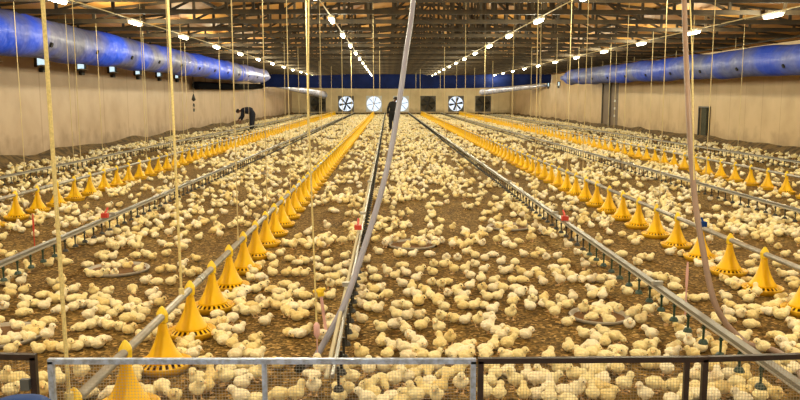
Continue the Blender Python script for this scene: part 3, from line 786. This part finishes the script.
V3 = lambda *a: Vector(a); PERS = []
g = G(250, 130.8); g.z = 0; PERS.append((g.x, g.y))
J = dict(pelvis=V3(.15, 0, .93), waist=V3(.06, 0, 1.03), chest=V3(-.25, 0, 1.06), neck=V3(-.44, 0, .99), head=V3(-.60, 0, .93), face=V3(-.42, 0, -.91).normalized(),
         shL=V3(-.33, -.17, 1.0), elL=V3(-.36, -.18, .76), wrL=V3(-.52, -.14, .58), shR=V3(-.33, .17, 1.0), elR=V3(-.34, .18, .74), wrR=V3(-.46, .15, .52),
         hpL=V3(.15, -.08, .86), knL=V3(.08, -.10, .47), anL=V3(.06, -.10, .08), ftL=V3(-.10, -.11, .04), hpR=V3(.15, .08, .86), knR=V3(.12, .10, .47), anR=V3(.10, .12, .08), ftR=V3(-.06, .13, .04))
J['neck'] = V3(-.40, 0, 1.02); J['head'] = V3(-.55, 0, .98); J['waist'] = V3(.0, 0, 1.04); J['chest'] = V3(-.22, 0, 1.05)
person('person in dark navy overalls bending forward over the litter near the left wall', g, J, CLOTHN, CLOTHN, .05)
g = G(392.6, 130.2); g.z = 0; PERS.append((g.x, g.y))
J = dict(pelvis=V3(0, 0, .92), waist=V3(.02, 0, 1.08), chest=V3(.05, .02, 1.30), neck=V3(.09, .03, 1.46), head=V3(.15, .05, 1.57), face=V3(.5, .86, -.1).normalized(),
         shL=V3(-.13, .02, 1.38), elL=V3(-.24, 0, 1.10), wrL=V3(-.24, .06, .84), shR=V3(.23, .02, 1.37), elR=V3(.30, .1, 1.10), wrR=V3(.28, .28, .95),
         hpL=V3(-.09, 0, .88), knL=V3(-.10, .02, .48), anL=V3(-.10, -.04, .08), ftL=V3(-.11, .1, .04), hpR=V3(.09, 0, .88), knR=V3(.11, .08, .48), anR=V3(.11, .04, .08), ftR=V3(.13, .18, .04))
person('person in black work clothes standing far down the middle strip behind the grey hose', g, J, CLOTHB, CLOTHB, .02)

# ------------------------------------------------------------------ chicks
def ell(bm, c, r, rot=None, sub=2):
    M = Matrix.Translation(c) @ (rot or Matrix()) @ Matrix.Diagonal((r[0], r[1], r[2], 1))
    bmesh.ops.create_icosphere(bm, subdivisions=sub, radius=1, matrix=M)
def chain(bm, pts, rs, k=6):
    for a in range(len(pts)-1):
        for q in range(k+1):
            t = q/k; p = Vector(pts[a]).lerp(Vector(pts[a+1]), t); r = rs[a]+(rs[a+1]-rs[a])*t
            ell(bm, p, (r, r, r), sub=1)
def chick_mesh(name, stand, head, turn=0.0, flat=1.0, wing=0.0, tilt=0.0, fat=1.0):
    bm = bmesh.new(); zb = .064 if stand else .040*flat
    Ry = Matrix.Rotation(-tilt, 4, 'Y')
    ell(bm, (-.003, 0, zb), (.044*fat, .042, .042*flat), Ry)
    ell(bm, (.018, 0, zb+.004), (.030, .037, .039*flat), Ry)
    ell(bm, (-.024, 0, zb+.002), (.029, .034, .033*flat), Ry)
    chain(bm, [(-.036, 0, zb+.004), (-.053, 0, zb+.012)], [.020, .006])
    for s in (-1, 1):
        ell(bm, (-.008, s*(.034+wing), zb+.006), (.034, .011, .020*flat), Matrix.Rotation(s*.12, 4, 'Z') @ Matrix.Rotation(.25, 4, 'Y'))
        chain(bm, [(-.026, s*(.034+wing), zb+.0), (-.044, s*(.030+wing), zb-.004)], [.011, .004])
    h = Vector(head); ct, st = math.cos(turn), math.sin(turn); f = Vector((ct, st, -.1 if head[2] > .06 else -.35)).normalized()
    chain(bm, [(.018, 0, zb+.012), tuple(Vector((.022, 0, zb+.016)).lerp(h, .6)), tuple(h)], [.031, .025, .024])
    ell(bm, h, (.025, .0242, .0245)); ell(bm, h+f*.010-Vector((0, 0, .002)), (.018, .018, .017))
    bk = h+f*.026-Vector((0, 0, .004)); chain(bm, [tuple(bk), tuple(bk+f*.012-Vector((0, 0, .003)))], [.0068, .0032])
    legs = []
    if stand:
        for s in (-1, 1):
            x = .004+.010*s*.6
            legs.append((x, s*.019))
            chain(bm, [(x-.004, s*.018, zb-.022), (x-.006, s*.019, .024), (x+.002, s*.020, .005)], [.014, .0062, .0052])
            for ta in (-.5, 0, .5): chain(bm, [(x+.002, s*.020, .0045), (x+.002+.026*math.cos(ta), s*.020+.026*math.sin(ta), .0038)], [.0048, .0036])
            chain(bm, [(x+.002, s*.020, .0045), (x-.012, s*.020, .0038)], [.0045, .0034])
    me = bpy.data.meshes.new('tmp'); bm.to_mesh(me); bm.free()
    o = bpy.data.objects.new('tmp', me); COL.objects.link(o)
    r = o.modifiers.new('r', 'REMESH'); r.mode = 'VOXEL'; r.voxel_size = .0027
    s_ = o.modifiers.new('s', 'SMOOTH'); s_.factor = .5; s_.iterations = 2
    dg = bpy.context.evaluated_depsgraph_get(); out = bpy.data.meshes.new_from_object(o.evaluated_get(dg), depsgraph=dg); out.name = name
    bpy.data.objects.remove(o); bpy.data.meshes.remove(me)
    side = Vector((-f.y, f.x, 0)).normalized(); eyes = [h+f*.0135+side*(s*.0195)+Vector((0, 0, .006)) for s in (-1, 1)]
    n = len(out.vertices); co = np.empty(n*3); out.vertices.foreach_get('co', co); co = co.reshape(-1, 3)
    no = np.empty(n*3); out.vertex_normals.foreach_get('vector', no); no = no.reshape(-1, 3)
    isb = np.linalg.norm(co-np.array(bk+f*.006), axis=1) < .0125
    isb &= ((co-np.array(bk)) @ np.array(f)) > -.003
    leg = np.zeros(n, bool)
    if stand: leg = co[:, 2] < .027
    fl = ~(isb | leg)
    for k in range(n):
        if fl[k]:
            p = co[k]; d = noise.noise(Vector(p)*130)*.0017+noise.noise(Vector(p)*310)*.0012; co[k] += no[k]*d
    co[:, 2] = np.maximum(co[:, 2], .0008)
    out.vertices.foreach_set('co', co.ravel())
    out.materials.clear()
    for m in (DOWN, BEAK, EYE): out.materials.append(m)
    for p in out.polygons:
        c = p.center; p.use_smooth = True
        vs = list(p.vertices)
        if all(isb[v] for v in vs) or all(leg[v] for v in vs): p.material_index = 1
        elif min((Vector(c)-e).length for e in eyes) < .0046: p.material_index = 2
    out.update(); return out
#            name            stand head               turn  flat wing tilt fat
SPEC = [('rest_up',      0, (.041, 0, .076),   0,    1.0, 0),
        ('rest_low',     0, (.054, .004, .036), .15, .95, .002, 0, 1.08),
        ('rest_turn',    0, (.034, .016, .074), .9,   1.0, 0),
        ('rest_turn_b',  0, (.036, -.014, .070), -.8, 1.0, .002),
        ('rest_flat',    0, (.058, 0, .042),    0,    .88, .005, 0, 1.12),
        ('stand_up',     1, (.038, 0, .120),   0,    1.0, 0, .22),
        ('stand_fwd',    1, (.052, 0, .104),   0,    1.0, 0, .05),
        ('stand_peck',   1, (.062, .006, .044), .1,  1.0, 0, -.15),
        ('stand_turn',   1, (.034, .014, .116), 1.0, 1.0, .002, .15)]
CH = [chick_mesh('chick', *s[1:]) for s in SPEC]
LYING, STAND = [0, 1, 2, 3, 4], [5, 6, 7, 8]
def lod(me, ratio):
    o = bpy.data.objects.new('tmp', me); COL.objects.link(o)
    d = o.modifiers.new('d', 'DECIMATE'); d.ratio = ratio; d.use_collapse_triangulate = True
    tr = o.modifiers.new('t', 'TRIANGULATE')
    dg = bpy.context.evaluated_depsgraph_get(); e = bpy.data.meshes.new_from_object(o.evaluated_get(dg), depsgraph=dg); bpy.data.objects.remove(o)
    n = len(e.vertices); co = np.empty(n*3, np.float32); e.vertices.foreach_get('co', co)
    k = len(e.polygons); ii = np.empty(k*3, np.int32); e.polygons.foreach_get('vertices', ii); mi = np.empty(k, np.int32); e.polygons.foreach_get('material_index', mi)
    bpy.data.meshes.remove(e); return co.reshape(-1, 3), ii.reshape(-1, 3), mi
def tri_count(me): return sum(len(p.vertices)-2 for p in me.polygons)
LOD1 = [lod(m, 900/tri_count(m)) for m in CH]
LOD2 = [lod(m, 220/tri_count(m)) for m in CH]
LOD3 = [lod(m, 64/tri_count(m)) for m in CH]

# what stands where: pixel tiles 100 x 50 px, units of 1/8 px: u v [facing] [s = standing]
TILES = {
(0, 350): "45 220 F s,140 240 R s,90 315 R,320 235 R s,340 320 F s,475 235 B s,650 175 LF s,690 340 R",
(100, 350): "370 145 F s,480 300 F s,600 365 F s,120 350 L s,220 375 F,350 365 L,790 230 LF s,780 320 F s,640 30 LF,740 25 R",
(200, 350): "90 220 B s,60 285 B s,190 215 L s,340 120 R,320 190 R,450 185 R s,340 260 R,230 150 L,340 375 L s,430 385 R,640 365 L s,770 355 R s,630 105 L,20 100 R,300 30 R,460 35 R,380 10 L",
(300, 350): "160 140 B s,110 190 L,110 290 F s,410 220 L s,370 310 L s,310 375 B s,400 115 R,550 150 B s,650 250 F s,540 300 R s,590 350 L s,540 385 L s,680 130 L,780 230 R s,770 140 L,740 375 R,490 30 L s,700 25 B,650 390 F",
(400, 350): "90 130 R,30 220 L s,120 190 R,210 160 F s,300 125 R,380 190 L s,460 170 R s,485 270 F s,240 260 F s,320 300 R s,190 340 L s,290 365 F s,110 365 L s,30 350 F,20 390 R,745 140 B s,725 250 B s,685 340 B s,785 345 B s,785 170 B,60 40 R,170 35 L,280 45 R,420 25 F,530 50 R,690 25 B,520 10 R",
(500, 350): "15 170 B,50 40 L,150 40 R,390 45 B,650 35 L,750 20 R,120 240 L s,220 200 B s,290 240 R s,190 345 B s,300 350 R,340 200 L s,410 235 R s,470 140 L,400 315 B s,500 335 R s,395 380 B s,590 200 L s,700 240 R s,650 190 L,620 315 F s,710 140 L s,785 175 R s,740 345 B s,785 290 B s,540 390 L",
(600, 350): "35 130 L,140 145 B s,10 220 B,5 300 R,60 365 R,160 20 F,195 270 R s,390 110 R,430 30 F,535 150 B s,435 270 R s,360 350 L s,600 290 R s,690 365 B,570 390 F,760 200 B s,760 285 B,770 350 R,580 20 R,740 20 L,20 30 R,300 25 R",
(700, 350): "105 130 B s,240 115 F s,240 190 R,120 225 B s,75 240 L s,180 310 R s,350 215 B s,295 260 L s,340 335 R,460 285 R s,480 365 B s,100 370 B s,50 350 B,530 110 R,660 190 L s,760 140 B,690 90 R,600 350 F,340 392 L,150 15 R",
(0, 300): "30 45 F,190 45 R,270 25 R,355 40 R,180 95 R,140 205 L,375 165 R,310 205 L,235 235 R,290 260 R,215 295 L,140 300 L,380 275 R s,35 320 L,310 385 L,420 370 L,530 375 R,600 365 R,490 75 L,590 50 R,650 30 L,745 40 L,710 120 R s,650 210 L,740 190 R,795 180 R,710 335 L,785 340 R,90 388 R",
(100, 300): "30 80 L,100 105 R,160 70 F,130 35 L,220 60 R,290 75 R,380 45 R,280 20 L,350 95 L,210 150 R s,310 145 L,70 200 L,160 210 F,230 235 R,350 290 L,600 250 L s,690 245 R,780 240 R,710 310 R,670 365 B,745 370 F,570 100 R,545 140 L,10 320 R,480 15 R,30 25 L",
(200, 300): "70 50 R,130 20 F,210 35 R,310 30 L,380 35 R,310 75 R,360 85 L,440 90 R s,530 30 R,610 40 L,690 85 F s,690 30 R,770 50 L,775 130 L,130 110 R,55 190 L,160 190 F s,260 145 LF s,520 165 R,310 230 R,190 320 RB,160 290 L,260 340 RB,440 310 R,715 255 F,15 235 R,795 260 L,400 395 R,330 388 R",
(300, 300): "70 35 R,30 110 L,15 50 L,170 70 L,240 150 F,40 240 R,180 280 F,420 20 L,500 30 L,560 55 R,615 65 R,495 145 L,415 280 L,430 235 L,650 215 L,755 190 R,655 330 B,765 365 L,792 35 R,792 115 L,240 210 R",
(400, 300): "40 40 L,150 10 R,300 10 L,350 50 L,40 120 R,155 115 R,330 130 F s,430 145 LF,520 155 R,500 40 L,590 40 R,670 35 F,740 70 R,625 160 F s,700 135 R,715 215 R s,780 250 R,170 200 R,45 230 B,310 220 L s,400 300 F s,320 355 B s,175 350 B,95 290 F s,125 320 L,30 375 L,90 385 R,550 360 R,470 388 L,750 355 B,680 392 R",
(500, 300): "85 105 F s,100 10 R,240 45 L,350 25 B,400 45 L s,440 90 R s,540 35 R,670 70 F s,790 50 R,740 130 L,780 95 L,540 170 R,20 265 R,80 265 L,205 270 R,60 345 R s,675 265 L,550 370 B,735 370 L s,792 310 B",
(600, 300): "40 60 L,90 50 R,150 70 F,70 160 L,20 100 R,280 85 R,390 75 R s,250 110 R,235 190 F,330 150 R,560 150 L s,610 165 R,30 250 L,20 320 B,120 290 R s,410 270 L s,640 230 L,660 290 R s,590 385 B,330 370 R,400 360 R,735 340 F s,785 370 R,160 395 L,510 10 R",
(700, 300): "240 40 L,230 95 L,320 70 R,425 60 R,340 110 F,410 120 R,400 190 R,140 160 L,215 150 R,285 320 L,345 295 R,500 370 L,570 40 R,560 90 L,640 30 R,690 100 R,655 110 L,750 60 R,780 195 L,620 280 L,725 320 R,650 330 F,700 375 R,30 280 L,30 340 R,150 370 R,720 15 R",
(0, 250): "85 45 R,20 20 L,240 140 L s,150 180 F,170 245 R s,110 190 L,40 250 R,90 300 L,85 340 L,190 315 R,390 105 R,520 95 R,480 60 L,690 115 R,735 190 L,790 190 R,790 40 R,420 260 L,490 250 F s,470 300 R,330 355 R,490 360 R,590 310 R,750 330 F s,580 385 R,650 388 R,210 395 L,770 385 R,30 385 L,440 390 L",
(100, 250): "30 60 L,100 50 R,20 25 R,290 40 L,420 50 R,530 25 R,370 30 L,50 130 L,130 125 L,180 100 R,220 125 R,310 150 R,30 180 R,115 180 F,480 155 R,570 150 L,660 110 R,670 170 F s,720 185 R,775 170 L,365 240 R,460 250 L,570 250 R,65 330 R,260 315 F s,410 345 R,440 388 R,40 385 L,770 65 L",
(200, 250): "490 45 L,640 20 R,710 65 R,790 95 L,590 120 R,390 155 L s,470 120 R,480 220 R s,410 220 L,580 180 L,690 180 R,505 285 R,690 270 L,745 300 R,400 310 R,250 290 R,330 300 L,240 250 L,620 330 R,580 310 L,690 370 R,630 392 L,180 370 R,250 372 R,330 360 R,785 180 R,792 350 R,480 395 F,130 395 R",
(300, 250): "210 30 R,40 85 L,130 70 L,230 95 R,360 45 R,150 130 L,220 150 L,300 145 R,150 220 F,235 205 R,280 212 R,240 270 F s,320 260 R,30 360 R,240 360 R,170 360 L,20 180 R,580 165 L,615 220 L,700 170 L s,760 200 R,490 305 L,470 245 R,500 210 R,500 365 R,560 370 R,590 315 L,640 300 R,700 350 L s,530 75 R,630 10 L,785 30 L,370 110 R,350 180 R",
(400, 250): "30 120 L,20 20 L,100 30 R,230 30 R,370 60 F,270 110 F,260 175 L,350 110 R,160 155 R,50 180 L,130 220 R,460 60 F,430 150 L s,520 150 R s,600 110 L,670 150 R,560 200 L,600 40 L,680 60 R,740 30 R,20 265 L,255 255 F,330 275 F s,380 250 F,95 295 B,385 340 F,455 310 R,200 320 L,240 355 B,310 380 B,70 340 R,130 350 L,150 388 F,560 280 R,650 225 B,660 300 F,750 300 R,750 240 R,510 365 R,700 370 L,780 365 R,470 345 L,530 10 R,480 392 R",
(500, 250): "10 90 R,120 95 B,190 30 L,280 40 R,370 55 F,460 45 R,330 15 L,500 90 R,440 135 L,520 145 R,450 180 L,30 165 L,70 155 R,110 235 B,160 235 R,170 170 L,230 195 R,290 160 F,320 200 L,345 250 B,480 240 L s,590 230 R,640 230 F,560 200 L,680 200 R,740 230 R,680 115 L s,750 90 R s,700 40 L,620 15 L,15 300 L,120 300 R,100 370 B,160 340 R,260 340 B,260 392 F,350 380 B,585 370 B,735 315 L,740 355 R,792 340 R,490 396 L,792 230 R",
(600, 250): "180 30 L,340 55 R,390 60 R,300 95 L,400 200 L,440 205 R,500 225 R,600 245 L,590 290 R,90 220 L,80 275 R,40 320 R,220 330 L,280 290 R,340 270 L,430 345 R,500 380 L,650 385 R,760 380 L,560 15 R,650 25 F,792 110 L,20 360 B,20 110 R",
(700, 250): "60 50 L,130 75 R,90 130 L,70 110 R,400 110 R,455 160 R,450 50 L,680 30 R,190 225 L,240 255 R,370 235 R,320 290 F,420 290 L,470 320 B s,370 170 F,30 370 R,210 370 L,350 350 R,390 385 R,640 380 R,720 190 R,670 190 L,750 280 R,750 240 L,760 370 R,30 25 L,170 30 R,792 60 L,620 110 R",
}
FACE = {'R': 0, 'RB': 45, 'B': 90, 'LB': 135, 'L': 180, 'LF': 225, 'F': 270, 'RF': 315}
FWORD = {'R': 'facing right', 'L': 'facing left', 'F': 'facing the fence', 'B': 'facing away from the fence', 'RB': 'turned half away to the right', 'LF': 'facing half left towards the fence', 'LB': 'turned half away to the left', 'RF': 'facing half right towards the fence'}
near = []
for (tx, ty), s in TILES.items():
    for e in s.split(','):
        a = e.split(); u, v = float(a[0]), float(a[1]); fc = a[2]; st = len(a) > 3
        px, py = tx+u/8, ty+v/8
        g = G(px, py, .05 if st else .035)
        ang = math.radians(FACE[fc]+random.uniform(-24, 24))-math.atan2(g.x, g.y)*.8
        near.append(dict(x=g.x, y=g.y, fc=fc, st=st, a=ang, px=px, py=py, v=random.choice(STAND if st else [0, 0, 2, 3, 0, 2, 3, 1, 4]), s=random.uniform(.84, .96)))
for ti, k_ in ((2, 8), (5, 7)):
    for q in range(k_):
        r_, a_ = TR[ti][2]*.85*math.sqrt(random.random()), random.uniform(0, 2*PI); x_, y_ = TR[ti][0]+r_*math.cos(a_), TR[ti][1]+r_*math.sin(a_)
        near.append(dict(x=x_, y=y_, fc='R', st=False, a=a_, px=0, py=0, v=random.choice([0, 2, 3, 1]), s=random.uniform(.84, .96)))
# push apart those that would intersect, and off the pans and pipes' feet
PANS = [(x, y) for (y, x, nm) in feeders]
xy = np.array([(c['x'], c['y']) for c in near]); pans = np.array([p for p in PANS if p[1] < 14])
rad = np.array([.052 if c['fc'] in 'RL' and not c['st'] else .048 for c in near])
def relax(xy, mind, pans, it=40):
    for _ in range(it):
        d = xy[:, None, :]-xy[None, :, :]; r = np.hypot(d[..., 0], d[..., 1]*1.0)+np.eye(len(xy))*9
        ov = np.clip(mind-r, 0, None); mv = (d/r[..., None]*ov[..., None]*.4).sum(1); xy = xy+np.clip(mv, -.02, .02)
        d = xy[:, None, :]-pans[None]; r = np.hypot(d[..., 0], d[..., 1])+1e-6; ov = np.clip(.215-r, 0, None); xy = xy+(d/r[..., None]*ov[..., None]).sum(1)
    return xy
xy = relax(xy, .080, pans)
for c, p in zip(near, xy): c['x'], c['y'] = float(p[0]), float(p[1])
near.sort(key=lambda c: c['y'])
solo, rest = near[:300], near[300:]
LANES = [(-99, -5.1, 'left of the outer left feed pipe'), (-5.1, -3.2, 'left of the left drinker rail'), (-3.2, -1.375, 'between left drinker rail and inner left feeders'), (-1.375, -.31, 'between inner left feeders and white centre pipe'), (-.31, 1.95, 'in the middle strip'), (1.95, 3.2, 'between right drinker rail and inner right feeders'), (3.2, 5.0, 'right of the inner right feed pipe'), (5.0, 99, 'right of the outer right drinker rail')]
PANELS = [(-99, 42, 'the dark left fence panel'), (42, 264, 'the left half of the galvanised panel'), (264, 477, 'the right half of the galvanised panel'), (477, 590, 'the joined brown panel, left half'), (590, 699, 'the joined brown panel, right half'), (699, 999, 'the far right brown panel')]
used = {}
rows = []
for c in solo:
    c['pp'] = pix((c['x'], c['y'], .04))
    if c['pp'][1] > 361: where = next('seen through '+n for a, b, n in PANELS if a <= c['pp'][0] < b); key = c['pp'][0]; word = 'from left'
    else: where = next(n for a, b, n in LANES if a <= c['x'] < b); key = c['y']; word = 'nearest'
    rows.append((where, 'standing' if c['st'] else 'resting', FWORD[c['fc']], key, word, c))
grp = {}
for r in rows: grp.setdefault(r[:3], []).append(r)
for k, rs in grp.items():
    rs.sort(key=lambda r: r[3])
    for j, r in enumerate(rs):
        where, pose, fw, _, word, c = r
        o = nth(j+1)+' '+word
        if len(rs) == 1: lab = f'only {pose} chick {fw}, {where}'
        else: lab = f'{pose} chick {fw}, {where}, {o}'
        for a_, b_ in ((' towards the fence', ''), ('from the fence', ''), ('turned half away to the', 'turned half'), ('between left drinker rail and inner left feeders', 'left of inner left feeders'), ('between inner left feeders and white centre pipe', 'left of white centre pipe'), ('between right drinker rail and inner right feeders', 'left of inner right feeders'), ('the joined brown panel, ', 'joined brown panel '), ('right of the outer', 'beyond outer'), ('seen ', ''), (' panel', ''), (' the ', ' ')):
            if len(lab.split()) > 16: lab = ' '.join(lab.replace(a_, b_).replace(' ,', ',').split())
        c['lab'] = lab
        if len(lab.split()) > 16: print('LONG', lab)
for c in solo:
    o = put('chick', CH[c['v']], None, (c['x'], c['y'], .0), c['a']); o.scale = (c['s'],)*3
    tag(o, c['lab'], 'chick', 'chicks nearest the fence')

# the rest of the flock
def vnoise(x, y, seed):
    r = np.random.default_rng(seed).random((256, 256)); xi = np.floor(x).astype(int); yi = np.floor(y).astype(int); fx = x-xi; fy = y-yi
    fx = fx*fx*(3-2*fx); fy = fy*fy*(3-2*fy); g = lambda a, b: r[a % 256, b % 256]
    return (g(xi, yi)*(1-fx)+g(xi+1, yi)*fx)*(1-fy)+(g(xi, yi+1)*(1-fx)+g(xi+1, yi+1)*fx)*fy
CELL = .105
gx = np.arange(XL+.45, XR-.4, CELL); gy = np.arange(3.6, YE-.4, CELL)
X, Y = np.meshgrid(gx, gy); X = X.ravel()+rng.uniform(-.03, .03, X.size); Y = Y.ravel()+rng.uniform(-.03, .03, Y.size)
den = .55*vnoise(X*1.0+40, Y*.8+9, 1)+.45*vnoise(X*3.1+7, Y*2.7, 2)
dl = np.min(np.abs(X[:, None]-np.array([a for a, _ in FEEDX])[None]), axis=1)
p = np.clip((den-.36)*1.7+.16, .05, .85)*np.where((dl > .2) & (dl < .55), 1.25, 1)
keep = rng.random(X.size) < p*np.where(Y > 14, .39, .43)
for q in PERS: keep &= np.hypot(X-q[0], Y-q[1]) > .38
# leave the hand-placed area to the hand-placed chicks
dxp = 388+F*X/Y*.992
man = (Y < 8.35) & (dxp > -6) & (dxp < 806)
keep &= ~man
keep &= ~((dl < .21) & True)
X, Y = X[keep], Y[keep]
for (tx, ty, tr) in TR[5:]: pass
N = len(X); ang = rng.uniform(0, 2*PI, N); sca = rng.uniform(.85, .99, N); var_ = rng.choice(9, N, p=[.22, .10, .16, .14, .08, .08, .09, .05, .08]); tone = rng.random(N)
X = np.concatenate([X, [c['x'] for c in rest]]); Y = np.concatenate([Y, [c['y'] for c in rest]]); ang = np.concatenate([ang, [c['a'] for c in rest]])
sca = np.concatenate([sca, [c['s'] for c in rest]]); var_ = np.concatenate([var_, [c['v'] for c in rest]]); tone = np.concatenate([tone, rng.random(len(rest))])
VV, FF, MM, TT = [], [], [], []; off = 0
for L, lo, hi in ((LOD1, 0, 11), (LOD2, 11, 26), (LOD3, 26, 999)):
    for k in range(9):
        s = (var_ == k) & (Y >= lo) & (Y < hi); n = int(s.sum())
        if not n: continue
        co, tr, mi = L[k]; c, sn = np.cos(ang[s])*sca[s], np.sin(ang[s])*sca[s]
        vx = co[None, :, 0]*c[:, None]-co[None, :, 1]*sn[:, None]+X[s][:, None]; vy = co[None, :, 0]*sn[:, None]+co[None, :, 1]*c[:, None]+Y[s][:, None]; vz = co[None, :, 2]*sca[s][:, None]
        VV.append(np.stack([vx, vy, vz], -1).reshape(-1, 3)); FF.append((tr[None]+(np.arange(n)*len(co))[:, None, None]+off).reshape(-1, 3))
        MM.append(np.tile(mi, n)); TT.append(np.repeat(tone[s], len(co))); off += n*len(co)
V_ = np.concatenate(VV).astype(np.float32); F_ = np.concatenate(FF).astype(np.int32); M_ = np.concatenate(MM).astype(np.int32); T_ = np.concatenate(TT).astype(np.float32)
me = bpy.data.meshes.new('distant_flock'); me.vertices.add(len(V_)); me.vertices.foreach_set('co', V_.ravel())
me.loops.add(F_.size); me.loops.foreach_set('vertex_index', F_.ravel()); me.polygons.add(len(F_)); me.polygons.foreach_set('loop_start', np.arange(0, F_.size, 3, dtype=np.int32))
me.polygons.foreach_set('use_smooth', np.ones(len(F_), bool)); 
for m in (DOWNS, BEAK, EYE): me.materials.append(m)
me.polygons.foreach_set('material_index', M_); me.update(calc_edges=True)
at = me.attributes.new('tone', 'FLOAT', 'POINT'); at.data.foreach_set('value', T_)
o = put('distant_flock', me); o['kind'] = 'stuff'; tag(o, 'thousands of pale yellow chicks covering the litter away from the fence', 'flock')
print('CHICKS', N, 'near', len(near), 'tris', len(F_), 'feeders', len(feeders))
from collections import Counter
dup = [l for l, k in Counter(o['label'] for o in sc.objects if o.parent is None and 'label' in o).items() if k > 1]
print('DUP', dup[:5], max(len(o['label'].split()) for o in sc.objects if 'label' in o))
